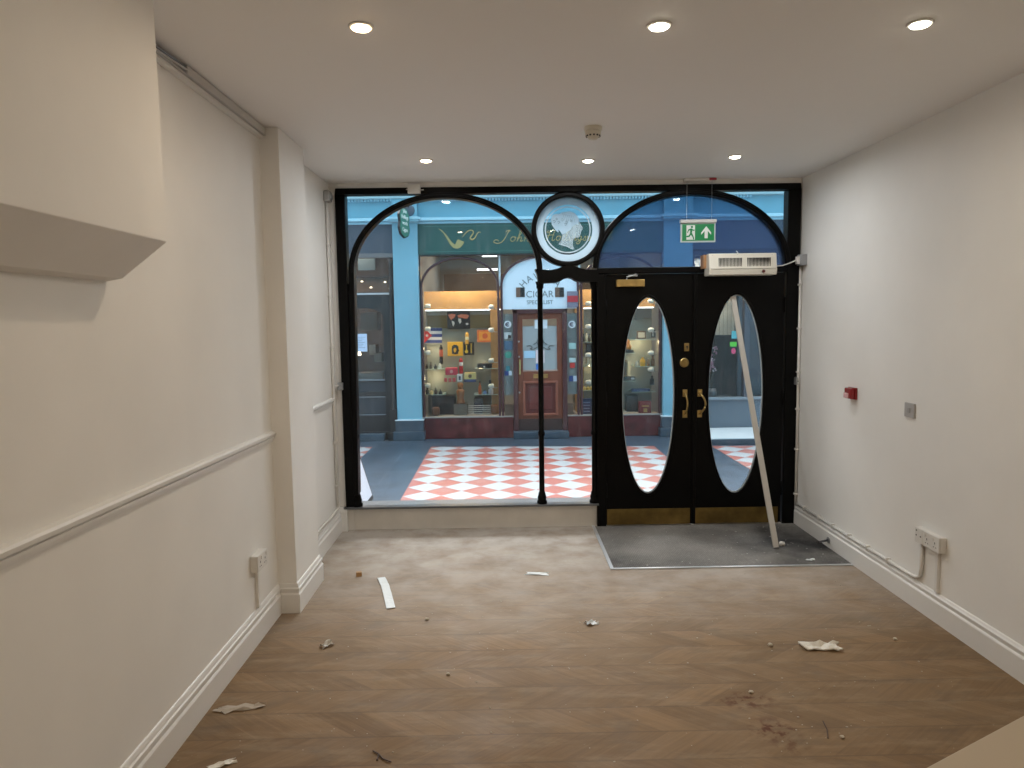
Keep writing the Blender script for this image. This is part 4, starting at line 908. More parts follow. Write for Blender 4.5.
# display interiors
def display(a, b):
    MB().box(a, b, 11.0, 11.03, .30, 2.05).build('display_back', BACKG, cs)
    MB().box(a, b, FY+.05, 11.03, .28, .30).build('display_floor', INTERW, cs)
display(-1.19, .0); display(1.06, 2.28)
OKb = MB()
for a, b in ((-1.19, -.03), (1.08, 2.28)):
    zA = at(460, 291.5, 10.9).z; zB = at(460, 309.5, 10.9).z
    OKb.box(a, b, 10.78, 11.0, zB, zA)
OKb.build('oak_pelmet', OAK, cs)
MB().box(-.20, -.06, 10.75, 11.0, .3, 2.05).box(1.09, 1.2, 10.75, 11.0, .3, 2.05).build('oak_post', OAK, cs)
zB = at(460, 309.5, 10.75).z
slabel(MB().box(-1.17, -.03, 10.77, 10.78, zB-.015, zB).box(1.10, 2.26, 10.77, 10.78, zB-.015, zB).build('light_strip', LEDC, cs), 'glowing strip under the pelmet')
MB().box(-1.17, -.2, 10.98, 11.0, 1.6, 1.80).build('oak_back_strip', mat('olive_oak', srgb(120, 104, 66), .6), cs)
# shop room behind
MB().box(-1.3, 2.4, 14.5, 14.6, 0, 3.2).box(-1.35, -1.25, FY+.1, 14.5, 0, 3.2).box(2.35, 2.45, FY+.1, 14.5, 0, 3.2).build('shop_wall', INTERW, cs)
MB().box(-1.35, 2.45, FY+.05, 14.6, 3.1, 3.2).build('shop_ceiling', INTERW, cs)
MB().box(-1.0, 2.2, 12.2, 12.5, 2.1, 2.50).build('shop_beam', mat('beam', srgb(104, 88, 76), .6, var=.15), cs)
for (u0, u1, v) in ((482, 497, 255.8), (477, 497.5, 269.5)):
    a = at(u0, v, 11.5); b = at(u1, v, 11.5); slabel(MB().box(a.x, b.x, 11.5, 11.56, a.z-.012, a.z+.012).build('ceiling_tube', LEDC, cs), 'bright ceiling tube')
MB().box(-1.19, 2.28, FY+.03, FY+.06, -.001, .28).build('riser_back', BROWNI, cs)
for a, b in ((-1.17, -.03), (1.10, 2.26)):
    area('display_lamp', ((a+b)/2, 10.60, 2.50), .9, 24, (1, .80, .52), shape='RECTANGLE', sy=.2)
for (x, z, e) in ((-1.05, 1.28, .9), (-1.05, .85, .9), (-.35, 1.0, .6), (2.05, 1.35, 1.1), (1.85, .95, 1.1), (1.28, 1.0, .8)):
    l = bpy.data.lights.new('shelf_glow', 'POINT'); l.energy = e*1.6; l.color = (1, .80, .46); l.shadow_soft_size = .03
    o = bpy.data.objects.new('shelf_glow', l); COL.objects.link(o); o.location = (x, 10.84, z)
area('shop_lamp', (.5, 12.5, 3.0), 2.5, 45, (1, .9, .75), shape='RECTANGLE', sy=1.5)

# --- display goods
def box_at(name, u0, v0, u1, v1, y, d, m_, label, cat, group='goods in the cigar shop left window', parent=None, bev=.003):
    q0 = at(u0, v0, y); q1 = at(u1, v1, y)
    t = thing(name, ((q0.x+q1.x)/2, y+d/2, q1.z), label, cat, group)
    MB().box(q0.x, q1.x, y, y+d, q1.z, q0.z).build('case', m_, t, bevel=bev)
    return t, q0, q1
def deco(t, y, lst):        # flat printed marks on a front face, outlines in px
    for (nm, pts, m_, off) in lst:
        P = [at(u, v, y) for u, v in pts]; MB().prism([(p.x, p.z) for p in P], y-off, y+.0005-off*.3).build(nm, m_, t)
def rc(u0, v0, u1, v1): return [(u0, v0), (u1, v0), (u1, v1), (u0, v1)]
def cc(u, v, r, n_=16): return [(u+r*math.cos(2*PI*k/n_), v+r*math.sin(2*PI*k/n_)) for k in range(n_)]
C = lambda *a: mat('c%d_%d_%d' % a, srgb(*a), .5)
G1 = 'goods in the cigar shop left window'; G2 = 'goods in the cigar shop right window'
t, a, b = box_at('world_map_picture', 447, 311.7, 470, 328.8, 10.93, .03, BLK, 'black world map picture with orange and white continents', 'picture')
m = MB()
def cr5(q): return at(420+q[0]/6.4, 300+q[1]/6.4, 10.93)
for q in ([(180, 95), (205, 88), (228, 92), (222, 110), (205, 122), (200, 130), (190, 115)],): m.prism([(cr5(p).x, cr5(p).z) for p in q], 10.925, 10.931)
for q in ([(240, 98), (262, 92), (300, 92), (315, 102), (300, 120), (280, 118), (262, 112), (245, 112)],): m.prism([(cr5(p).x, cr5(p).z) for p in q], 10.925, 10.931)
m.build('orange_continent', C(206, 120, 88), t)
m = MB()
for q in ([(202, 132), (218, 138), (222, 150), (212, 170), (206, 150)], [(245, 118), (262, 120), (265, 140), (255, 155), (246, 135)], [(292, 148), (308, 146), (310, 158), (296, 160)]): m.prism([(cr5(p).x, cr5(p).z) for p in q], 10.925, 10.931)
m.build('pale_continent', C(220, 214, 206), t)
t, a, b = box_at('flag', 424.2, 328, 442, 343, 10.90, .012, C(226, 228, 232), 'blue and white striped flag with a red triangle and star', 'flag')
deco(t, 10.90, [('blue_stripe', rc(424.2, 328+k*6, 442, 331+k*6), C(52, 62, 128), .003) for k in range(3)]+[('red_triangle', [(424.2, 328), (432, 335.5), (424.2, 343)], C(206, 48, 44), .006), ('star', [(427+2*math.sin(k*PI/5)*(1 if k % 2 == 0 else .4), 335.5-2*math.cos(k*PI/5)*(1 if k % 2 == 0 else .4)) for k in range(10)], C(235, 235, 235), .009)])
t, a, b = box_at('orange_box', 477, 330, 492.6, 342, 10.88, .05, C(222, 112, 48), 'orange box lid with a yellow crest on the back wall', 'box')
deco(t, 10.88, [('yellow_field', rc(479, 331.7, 490.8, 340.3), C(238, 160, 60), .003), ('crest', cc(485, 336, 2.8), C(214, 96, 44), .006)])
t, a, b = box_at('yellow_cigar_box', 447.3, 342, 463, 355.8, 10.85, .06, C(240, 178, 40), 'yellow cigar box with a black head silhouette', 'cigar box')
def c5(L_): return [(420+x/6.4, 300+y/6.4) for x, y in L_]
deco(t, 10.85, [('head_silhouette', c5([(205, 345), (203, 315), (206, 295), (218, 286), (236, 288), (247, 300), (246, 312), (252, 326), (244, 332), (245, 344), (228, 348)]), BLK, .003), ('face_patch', c5([(215, 312), (228, 304), (234, 318), (228, 334), (218, 336)]), C(240, 178, 40), .006)])
t, a, b = box_at('black_gift_box', 463.6, 342.2, 474, 355, 10.85, .06, BLK, 'black box with a yellow guitar-like motif', 'gift box')
deco(t, 10.85, [('motif', cc(466.5, 351.5, 1.7)+[], C(236, 196, 60), .003), ('motif', rc(466, 345, 467, 350.5), C(236, 196, 60), .004), ('motif', rc(470.6, 343.5, 471.8, 353), C(206, 166, 60), .003)])
def tube_item(name, u0, v0, u1, v1, y, m_, label, cat, bands, group=G1):
    q0 = at(u0, v0, y); q1 = at(u1, v1, y); r = (q1.x-q0.x)/2; h = q0.z-q1.z; c = ((q0.x+q1.x)/2, y+r, q1.z)
    t = thing(name, c, label, cat, group)
    MB().lathe([(r, 0), (r, h*.86), (r*.8, h*.9), (r*.5, h*.93), (r*.45, h)], c, 'z', 16).build('body', m_, t, smooth=False)
    for (f0, f1, mm) in bands: MB().lathe([(r*1.03, h*f0), (r*1.03, h*f1)], c, 'z', 16).build('label_band', mm, t)
    return t
tube_item('cigar_tube', 465, 332, 468.8, 344, 10.78, C(226, 168, 64), 'tall yellow cigar tube above the black gift box', 'cigar tube', [(.35, .6, C(235, 225, 190))])
tube_item('cigar_tube', 439, 345, 443, 364, 10.74, C(40, 34, 36), 'dark cigar tube with an orange label beside the flag', 'cigar tube', [(.4, .75, C(206, 92, 60))])
tube_item('cigar_tube', 458.8, 358, 463, 373.5, 10.76, C(176, 40, 48), 'red cigar tube with a white disc', 'cigar tube', [(.5, .72, C(226, 222, 220))])
t, a, b = box_at('red_box', 445.3, 368, 457.5, 375, 10.72, .10, C(200, 62, 84), 'red cigar box left of the red tube', 'cigar box')
deco(t, 10.72, [('emblem', cc(451.4, 371.5, 1.7), C(225, 170, 170), .003)])
t, a, b = box_at('cream_box', 464.2, 373, 476, 379.3, 10.72, .10, C(222, 204, 140), 'cream cigar box on a blue base', 'cigar box')
deco(t, 10.72, [('emblem', cc(470, 376.2, 1.8), C(110, 84, 60), .003), ('blue_base', rc(464, 379.3, 476.2, 382), C(62, 80, 128), .006)])
t, a, b = box_at('white_jar', 457, 374.3, 462.2, 381.5, 10.70, .06, C(222, 224, 226), 'white label jar under the red tube', 'jar')
deco(t, 10.70, [('emblem', rc(458.7, 376, 460.7, 380), C(60, 60, 70), .003)])
for k, nm in enumerate(('left', 'middle', 'right')):
    t, a, b = box_at('small_red_card', 444.2+k*4.2, 378, 447.2+k*4.2, 382, 10.70, .02, C(196, 84, 96), 'small red card, %s of the three under the red box' % nm, 'card')
t, a, b = box_at('black_case', 477.3, 363.8, 492, 368, 10.70, .12, BLK, 'flat black case on the upper right glass shelf', 'case')
deco(t, 10.70, [('clasp', cc(484.3, 366.8, .9), C(225, 225, 225), .004)])
# carved wooden figure
c = at(460.5, 404, 10.66); r0 = .06
t = thing('carved_figure', tuple(c), 'brown carved wooden figure in the middle of the left window', 'figure', G1)
h = at(460.5, 383, 10.66).z-c.z
MB().lathe([(r0, 0), (r0*1.05, h*.12), (r0*.8, h*.2), (r0*.9, h*.45), (r0*1.1, h*.6), (r0*.6, h*.70)], (c.x, c.y+.06, c.z), 'z', 12).build('body', mat('carved', srgb(150, 96, 58), .6, bump=1, bscale=30, var=.3, vscale=20), t, smooth=True)
MB().lathe([(.01, h*.66), (r0*.62, h*.74), (r0*.68, h*.86), (r0*.8, h*.92), (r0*.4, h)], (c.x, c.y+.06, c.z), 'z', 12).build('head', mat('carved2', srgb(164, 108, 66), .6, bump=1, bscale=30), t, smooth=True)
tag(MB().box(c.x-.10, c.x+.10, 10.62, 10.86, .3005, c.z).build('display_plinth', mat('plinthg', srgb(108, 104, 98), .6)), 'grey block carrying the carved wooden figure', 'plinth')
# glass shelves in displays
GSH = mat('shelf_glass', srgb(176, 190, 184), .2)
SH = [(424.5, 444.5, 369), (424.5, 445.5, 394.6), (475, 498, 368.6), (474, 498, 394.6)]
for k, (u0, u1, v) in enumerate(SH):
    a = at(u0, v, 10.68); b = at(u1, v, 10.68)
    MB().box(a.x, b.x, 10.66, 11.0, a.z-.008, a.z).build('glass_shelf', GSH, cs)
def bottle(u, v, y, r, h, m_, label, cat='bottle', group=G1, cap=None):
    c = at(u, v, y); c = (c.x, c.y, c.z)
    t = thing('bottle', c, label, cat, group)
    MB().lathe([(r, .0005), (r, h*.6), (r*.45, h*.72), (r*.4, h*.9)], c, 'z', 12).build('body', m_, t, smooth=True)
    MB().lathe([(r*.5, h*.9), (r*.5, h)], c, 'z', 10).build('stopper', cap or BLK, t)
    return t
pos = [(427, 'leftmost'), (431, 'second'), (435.5, 'third'), (440, 'rightmost')]
for k, (u, w_) in enumerate(pos):
    bottle(u, 368.9, 10.72, .022, .07+.03*(k % 2), (BLK, C(90, 74, 60), BLK, C(220, 220, 214))[k], 'small bottle, %s on the upper left glass shelf' % w_)
    bottle(u+.5, 394.5, 10.72, .025, .08+.025*((k+1) % 2), (BLK, C(214, 196, 150), BLK, C(60, 66, 80))[k], 'small bottle, %s on the lower left glass shelf' % w_)
for k, (u, w_) in enumerate(((480, 'left'), (485, 'middle'), (491, 'right'))):
    bottle(u, 394.5, 10.72, .024+.006*k, (.20, .07, .13)[k], (C(206, 110, 70), C(120, 150, 200), C(206, 210, 220))[k], '%s of the three bottles on the lower right glass shelf' % w_)
t, a, b = box_at('dark_framed_box', 489, 380, 497.5, 394.5, 10.80, .08, C(38, 40, 52), 'dark upright box behind the bottles on the lower right shelf', 'box')
t, a, b = box_at('wooden_crate', 491, 405.5, 498.5, 412.5, 10.62, .12, C(140, 90, 50), 'small wooden crate at the bottom right of the left window', 'crate')
for o in [t]: pass
t, a, b = box_at('dark_case', 432, 396.5, 455, 414.5, 10.70, .25, C(40, 38, 42), 'dark case on the floor of the left window', 'case')
t, a, b = box_at('dark_bag', 473.5, 398, 483, 414.5, 10.70, .2, C(46, 50, 60), 'dark bag on the window floor right of the carved figure', 'bag', bev=.03)
t, a, b = box_at('brown_cushion', 431.5, 407.5, 439.5, 416, 10.56, .10, C(120, 84, 66), 'brown pouch standing before the dark case', 'pouch', bev=.03)
m = MB()
for k in range(5): z = .33+k*.03; m.box(at(462, 400, 10.6).x+.1, -.22, 10.5, 10.52, z, z+.008)
tag(m.build('wire_rack', PLAST), 'low white wire rack at the bottom of the left window', 'rack')
# spot fittings
def spot(u, v, y, label, side):
    c = at(u, v, y); t = thing('spot_lamp', tuple(c), label, 'spotlight', 'white display spotlights')
    MB().lathe([(.012, -.05), (.032, -.03), (.036, .02), (.030, .035)], tuple(c), 'x', 14).build('shade', C(232, 232, 228), t, smooth=True)
    MB().tube([(c.x, c.y, c.z), (c.x+side*.05, c.y+.02, c.z-.03), (c.x+side*.09, c.y+.03, c.z-.03)], .007, 6).build('arm', GREYM, t)
    return t
for v, w_ in ((306, 'top'), (329, 'second'), (352.5, 'third'), (385.5, 'lowest')):
    spot(428, v, 10.55, 'white spotlight on the left side of the left window, %s' % w_, -1)
    spot(491.5, v+1 if v < 350 else v+8 if v < 380 else v+.5, 10.55, 'white spotlight on the right side of the left window, %s' % w_, 1)
# right window goods
def R6(x, y): return (610+x/5.91, 290+y/5.91)
t, a, b = box_at('notice_board', *R6(150, 108), *R6(245, 168), 10.9, .04, C(96, 92, 84), 'dark grey panel at the top of the right window', 'panel', G2)
t, a, b = box_at('framed_picture', *R6(158, 243), *R6(212, 288), 10.8, .03, C(110, 86, 66), 'small framed picture on the right window back wall', 'picture', G2)
deco(t, 10.8, [('print', rc(*R6(166, 250), *R6(205, 281)), C(200, 188, 170), .004)])
t, a, b = box_at('book', *R6(246, 234), *R6(270, 280), 10.7, .03, C(40, 40, 44), 'black and white booklet beside the framed picture', 'book', G2)
deco(t, 10.7, [('white_print', rc(*R6(251, 240), *R6(256, 275)), C(215, 215, 215), .003)])
for (x0, x1, y) in ((80, 150, 372), (145, 270, 452), (70, 155, 537), (125, 270, 602), (140, 270, 292)):
    a = at(*R6(x0, y), 10.68); b = at(*R6(x1, y), 10.68); MB().box(a.x, b.x, 10.66, 11.0, a.z-.008, a.z).build('glass_shelf', GSH, cs)
t, a, b = box_at('black_tray', *R6(82, 356), *R6(140, 371), 10.70, .1, BLK, 'black tray under the orange ornament', 'tray', G2)
c = at(*R6(104, 355.5), 10.72); t = thing('orange_ornament', tuple(c), 'orange ornament standing on the black tray', 'ornament', G2)
MB().lathe([(.03, .001), (.05, .02), (.06, .06), (.035, .10), (.04, .13), (.01, .16)], tuple(c), 'z', 14).build('body', C(206, 128, 50), t, smooth=True)
MB().lathe([(.052, .0), (.052, .012)], tuple(c), 'z', 14).build('base', BLK, t)
t, a, b = box_at('tall_cabinet', *R6(72, 417), *R6(104, 512), 10.72, .12, C(140, 116, 82), 'narrow wooden humidor at the left of the right window', 'humidor', G2)
deco(t, 10.72, [('door_panel', rc(*R6(78, 425), *R6(98, 505)), C(90, 76, 60), .004)])
t, a, b = box_at('black_tray', *R6(76, 512), *R6(150, 536), 10.70, .1, BLK, 'black tray under the wooden humidor', 'tray', G2)
deco(t, 10.70, [('white_label', rc(*R6(125, 518), *R6(145, 529)), C(205, 205, 205), .003)])
for k, (x, w_, h_, c) in enumerate(((158, .03, .075, (215, 210, 196)), (193, .05, .13, (232, 176, 44)), (226, .03, .10, (150, 120, 90)))):
    bottle(*R6(x, 451), 10.72, w_*.8, h_*1.2, C(*c), ('small white', 'large amber', 'slim brown')[k]+' bottle on the middle shelf of the right window', group=G2, cap=C(180, 176, 170))
bottle(*R6(252, 451), 10.74, .03, .17, C(120, 90, 64), 'tall brown bottle at the right end of the middle shelf', group=G2)
t, a, b = box_at('blue_tray', *R6(132, 586), *R6(238, 601), 10.70, .12, C(44, 66, 120), 'long blue tray of lighters in the right window', 'tray', G2)
deco(t, 10.70, [('pale_print', rc(*R6(140+k*18, 590), *R6(150+k*18, 594)), C(130, 150, 190), .003) for k in range(5)])
bottle(*R6(248, 560), 10.9, .035, .14, C(50, 50, 54), 'dark bottle near the right edge of the right window', group=G2)
t, a, b = box_at('red_book', *R6(171, 658), *R6(243, 737), 10.52, .05, C(128, 38, 46), 'dark red book with a gold crest at the bottom of the right window', 'book', G2)
deco(t, 10.52, [('gold_crest', rc(*R6(198, 700), *R6(220, 722)), C(196, 160, 96), .003), ('gold_line', rc(*R6(188, 682), *R6(230, 690)), C(196, 160, 96), .003)])
t, a, b = box_at('dark_case', *R6(100, 625), *R6(165, 735), 10.75, .2, C(58, 58, 62), 'dark case on the floor of the right window', 'case', G2)
for yy, w_ in ((66, 'top'), (236, 'second'), (372, 'third'), (470, 'lowest')): spot(*R6(243, yy), 10.55, 'white spotlight on the right side of the right window, %s' % w_, 1)
# narrow strip of goods beside the door (left edge of the right window)
def S6(x, y): return (490+x/4.042, 240+y/4.042)
for (y, ) in ((412,), (510,), (608,)):
    a = at(*S6(372, y), 10.62); b = at(*S6(440, y), 10.62); MB().box(a.x, b.x, 10.60, 11.0, a.z-.008, a.z).build('glass_shelf', GSH, cs)
for k in range(4): bottle(*S6(378+k*12, 411.5), 10.66, .02, .12+.03*(k % 2), (C(66, 60, 52), C(190, 186, 170))[k % 2], '%s of four bottles on the top shelf beside the shop door' % ('first', 'second', 'third', 'last')[k], group='bottles beside the shop door')
t, a, b = box_at('dark_book', *S6(388, 414+6), *S6(412, 455), 10.7, .04, C(44, 46, 50), 'dark book below the bottles beside the shop door', 'book', G2)
for k in range(3):
    t, a, b = box_at('white_box', *S6(376+k*14, 474+3*k), *S6(386+k*14, 509.6), 10.64, .05, C(214, 204, 180), '%s of three pale boxes beside the shop door' % ('left', 'middle', 'right')[k], 'box', 'pale boxes beside the shop door')
for k in range(3): bottle(*S6(382+k*14, 607.6), 10.66, .026, .07, C(232, 200, 120), '%s of three amber jars beside the shop door' % ('left', 'middle', 'right')[k], 'jar', 'amber jars beside the shop door')
t, a, b = box_at('blue_book', *S6(371, 641), *S6(414, 707), 10.50, .04, C(46, 66, 104), 'blue book leaning inside the window beside the shop door', 'book', G2)
deco(t, 10.50, [('pale_print', rc(*S6(378, 655+k*12), *S6(404, 658+k*12)), C(130, 150, 180), .003) for k in range(4)])
for yy, w_ in ((258, 'top'), (350, 'second'), (465, 'third'), (575, 'lowest')): spot(*S6(398, yy), 10.5, 'white spotlight beside the shop door, %s' % w_, -1)

# ---------------------------------------------------------------- left dark shop
ls = thing('dark_shopfront', (-3.3, FY, 0), 'dark brown shop front left of the blue pilaster', 'shopfront')
MB().box(-5.06, -1.56, FY-.04, FY+.02, 2.68, 3.085).build('fascia_board', DKGREY, ls)
MB().box(-5.06, -1.56, FY-.06, FY+.05, 2.62, 2.68).build('fascia_bead', mat('greybrown', srgb(110, 104, 104), .5), ls)
zt = at(370, 293, FY).z
slabel(MB().box(-5.06, -1.56, FY-.02, FY+.04, zt-.025, zt).build('transom_rail', mat('pale_rail', srgb(176, 180, 184), .5), ls), 'pale transom rail')
MB().box(-1.63, -1.56, FY-.03, FY+.06, 0, 2.62).box(-2.50, -2.42, FY-.01, FY+.06, .1, 2.62).box(-5.06, -1.56, FY-.02, FY+.03, 0, .12).build('frame', DKBROWN, ls, bevel=.004)
xa, xb = -2.42, -1.635
dk = MB(); z0, z1 = .12, zt-.03
dk.box(xa, xa+.10, FY, FY+.05, z0, z1).box(xb-.10, xb, FY, FY+.05, z0, z1).box(xa+.1, xb-.1, FY, FY+.05, z0, .36).box(xa+.1, xb-.1, FY, FY+.05, .62, .70).box(xa+.1, xb-.1, FY, FY+.05, .84, .88)
top_ar = ell((xa+xb)/2, 1.78, (xb-xa)/2-.1, .13, 0, PI, 20)
dk.prism([(xb-.1, z1), (xb-.1, 1.78)]+top_ar+[(xa+.1, 1.78), (xa+.1, z1)], FY, FY+.05)
dko = dk.build('door', DKBROWN, ls, bevel=.004)
MB().box(xa+.09, xb-.09, FY+.03, FY+.045, .36, .62).box(xa+.09, xb-.09, FY+.03, FY+.045, .70, .84).build('lower_panel', mat('panel_dark', srgb(52, 54, 60), .4), dko)
MB().box(xa+.1, xb-.1, FY-.012, FY+.002, .865, .885).box(xa+.1, xb-.1, FY-.012, FY+.002, .62, .632).box(xa+.1, xb-.1, FY-.012, FY+.002, .36, .372).build('bead_line', mat('beadg', srgb(120, 124, 130), .4), dko)
MB().box(xa+.09, xb-.09, FY+.02, FY+.026, .88, 1.92).build('glass', GLASSS, dko)
MB().box(-5.06, -1.56, FY+.028, FY+.034, zt, 2.62).build('glass_pane', GLASSS, ls)
MB().box(-5.06, -2.50, FY+.02, FY+.026, .12, zt).build('glass_pane', GLASSS, ls)
MB().lathe([(.05, .12), (.05, .30), (.06, .31), (.035, .34), (.045, .40), (.028, .44), (.028, 2.5), (.05, 2.6)], (-1.60, FY-.07, 0), 'z', 16).build('colonnette', DKBROWN, ls, smooth=True)
MB().box(-1.68, -1.555, FY-.14, FY, 0, .12).box(-1.66, -1.56, FY-.12, FY, .12, .45).build('colonnette_base', DKBROWN, ls, bevel=.005)
MB().box(-5.06, -1.74, FY-.15, FY-.02, 0, .10).build('door_step', SLATEP, ls, bevel=.006)
MB().box(-5.1, -1.4, 12.8, 12.9, 0, 3.2).box(-5.1, -1.4, FY+.1, 12.9, 3.1, 3.2).box(-1.5, -1.4, FY+.15, 12.9, 0, 3.2).build('shop_wall', BROWNI, ls)
q0 = at(355.5, 334, FY); q1 = at(367.2, 351.6, FY)
nt_ = MB().box(q0.x, q1.x, FY+.012, FY+.018, q1.z, q0.z).build('paper_notice', mat('notice', srgb(200, 212, 236), .7), dko); slabel(nt_, 'white paper notice')
m = MB()
for k in range(7): m.box(q0.x+.03, q1.x-.03-.02*(k % 3), FY+.009, FY+.0115, q0.z-.05-k*.025, q0.z-.045-k*.025)
m.build('printed_lines', mat('printl', srgb(120, 130, 150), .7), dko)
area('left_shop_lamp', (-2.6, 11.4, 2.9), 1.2, 34, (1, .82, .62), shape='RECTANGLE', sy=1)
for k, (u, v) in enumerate(((362, 282), (385, 282.5), (371, 288), (390, 289))):
    c = at(u, v, 11.3); lab = 'tiny pendant lamp, %s one inside the dark left shop' % ('far left', 'right', 'middle', 'far right')[k]
    if k == 0:
        pp_ = thing('pendant_lamp', tuple(c), lab, 'lamp', 'pendant lamps in the dark left shop')
        MB().lathe([(.010, 0), (.022, .006), (.006, .018)], tuple(c), 'z', 12).build('shade', LEDS, pp_)
        MB().tube([(c.x, c.y, c.z+.018), (c.x, c.y, 2.9)], .0015, 5).build('cord', DARK, pp_)
    else: copy_tree(pp_, tuple(c), lab)
MB().box(-3.4, -1.5, 11.5, 11.56, at(370, 292, 11.5).z, at(370, 278, 11.5).z).build('bulkhead', C_(112, 88, 66), ls)
MB().box(-3.4, -1.5, 11.45, 11.57, at(370, 278, 11.5).z, at(370, 275.5, 11.5).z).build('bulkhead_rail', C_(58, 46, 42), ls)
q0 = at(358, 258, 11.2); q1 = at(375, 270, 11.2)
MB().box(q0.x, q1.x, 11.2, 11.25, q1.z, q0.z).build('glass_reflection', C_(120, 140, 150), ls)  # pale blue-grey rectangle painted in for a reflection in the shop glass
# goods inside dark shop
for k, (u0, v0, u1, v1, c, lab) in enumerate(((360, 312, 378, 330, (112, 92, 76), 'brown shelf panel inside the dark left shop'), (369, 345, 376, 355, (150, 138, 124), 'pale box on the counter inside the dark left shop'), (374, 353, 382, 362, (128, 118, 108), 'second pale box inside the dark left shop'), (358, 373, 383, 381, (140, 134, 130), 'pale counter ledge inside the dark left shop'))):
    q0 = at(u0, v0, 11.2); q1 = at(u1, v1, 11.2)
    tag(MB().box(q0.x, q1.x, 11.2, 11.5, q1.z, q0.z).build('shop_box', C(*c), bevel=.004), lab, 'box')
q = at(358.5, 355.5, 11.0); tl = thing('table_lamp', tuple(q), 'glowing table lamp behind the paper notice in the dark shop', 'lamp')
MB().lathe([(.03, .0), (.045, .01), (.03, .06)], tuple(q), 'z', 14).build('shade', LEDS, tl); MB().lathe([(.008, -.08), (.008, .0)], tuple(q), 'z', 8).build('stem', DARK, tl)
# ---------------------------------------------------------------- hanging sign
hs = thing('hanging_sign', tuple(at(403, 222, 9.95)), 'green hanging shop sign with white writing beside the blue pilaster', 'sign')
ctr = at(403.6, 222, 9.95); W2 = .19
Rm = Matrix.Translation(ctr) @ Matrix.Rotation(math.radians(76), 4, 'Z')
zt_, zb_ = at(400, 208, 9.95).z-ctr.z, at(405, 237.5, 9.95).z-ctr.z
prof = [(-W2*.7, zb_+.03), (0, zb_-.01), (W2*.7, zb_+.03), (W2, zb_+.12), (W2*.85, (zt_+zb_)/2), (W2, zt_-.1), (W2*.5, zt_), (-W2*.5, zt_), (-W2, zt_-.1), (-W2*.85, (zt_+zb_)/2), (-W2, zb_+.12)]
MB().prism(prof, -.015, .015, 'y', Rm).build('board', BLK, hs)
MB().prism([(x*.9, z*.94) for x, z in prof], -.019, -.0145, 'y', Rm).build('green_face', C(52, 120, 104), hs)
hs2 = [o for o in kids(hs)]
for k, (wd, z) in enumerate((('John', .10), ('Hollings', .02), ('worth', -.06), ('Cigars', -.15))):
    t_ = text_mesh(wd, .075, EXWHITE, 'sign_word', hs, 0, 0, 0)
    t_.data.transform(Matrix.Translation(ORG[hs.name])); t_.data.transform(Rm @ Matrix.Translation((0, -.021, z+.02))); t_.data.transform(Matrix.Translation(-ORG[hs.name]))
MB().tube([(ctr.x, ctr.y, ctr.z+zt_), (ctr.x, ctr.y, ctr.z+zt_+.05), (ctr.x+.05, FY-.10, ctr.z+zt_+.05)], .010, 8).build('bracket', BLK, hs)
q = at(409, 210.5, FY-.1)
tag(MB().lathe([(.02, -.05), (.07, -.04), (.08, -.01), (.08, 0)], (q.x, FY-.10, q.z), 'y', 20).build('round_wall_fitting', C(78, 84, 96), smooth=False), 'round dark fitting on the blue pilaster behind the hanging sign', 'wall fitting')
# ---------------------------------------------------------------- A board by the window
ab3 = thing('pavement_sign', (-1.35, 6.75, 0), 'white A-frame pavement sign outside the left edge of the window', 'sign')
pb = on_floor(373.5, 498)
L_ = MB(); x0 = pb.x; y1_ = pb.y; y0_ = y1_-.5; tx = x0-.28
def slab(mb, xa_, xb_, za, zb, y0, y1, th):
    d = Vector((xb_-xa_, 0, zb-za)).normalized(); n_ = Vector((d.z, 0, -d.x))*th
    mb.prism([(xa_, za), (xb_, zb), (xb_-n_.x, zb-n_.z), (xa_-n_.x, za-n_.z)], y0, y1)
m = MB(); slab(m, x0, tx, .0, 1.0, y0_, y1_, .02); m.build('front_board', mat('ab_edge', (.02, .02, .022, 1), .4), ab3)
m = MB(); slab(m, x0+.004-.01, tx+.004, .04, .98, y0_+.02, y1_-.035, .004); m.build('white_face', C(214, 220, 232), ab3)
m = MB(); slab(m, tx-.04-.02, tx-.02-.02, 1.0, 1.0, y0_, y1_, .0001) if False else m.prism([(tx-.02, 1.0), (tx-.28, 0), (tx-.30, 0), (tx-.04, 1.0)], y0_, y1_); m.build('rear_board', mat('ab_edge', (.02, .02, .022, 1), .4), ab3)
MB().box(tx-.05, tx+.012, y0_, y1_, .985, 1.01).build('hinge', GREYM, ab3)

# ---------------------------------------------------------------- right shop (through the right door glass)
rs = thing('grey_shopfront', (4.4, FY, 0), 'dark grey shop front with a cream blind right of the far pilaster', 'shopfront')
MB().box(2.70, 6.1, FY-.04, FY+.02, 2.68, 3.085).build('fascia_board', C(54, 66, 84), rs)
MB().box(2.70, 6.1, 10.42, 10.52, .08, .50).build('stall_riser', C(96, 104, 114), rs, bevel=.004)
MB().box(2.70, 6.1, 10.38, 10.52, .50, .535).build('window_sill', C(126, 134, 142), rs, bevel=.004)
MB().box(2.70, 2.78, 10.42, 10.52, .5, 2.7).box(3.52, 3.60, 10.42, 10.52, .5, 2.7).box(4.6, 4.7, 10.42, 10.52, .5, 2.7).box(2.7, 6.1, 10.42, 10.52, 2.6, 2.7).box(2.7, 6.1, FY+.03, 10.52, 2.69, 2.75).build('frame', C(66, 72, 82), rs, bevel=.004)
MB().box(2.78, 6.1, 10.48, 10.486, .53, 2.6).build('glass_pane', GLASSS, rs)
q = at(720, 335, 10.85)
slabel(MB().box(2.8, 3.50, 10.82, 10.85, q.z, 2.6).build('roller_blind', brick_mat('blind', srgb(178, 166, 146), srgb(186, 174, 152), srgb(150, 140, 124), .06, .03, .8), rs), 'cream blind')
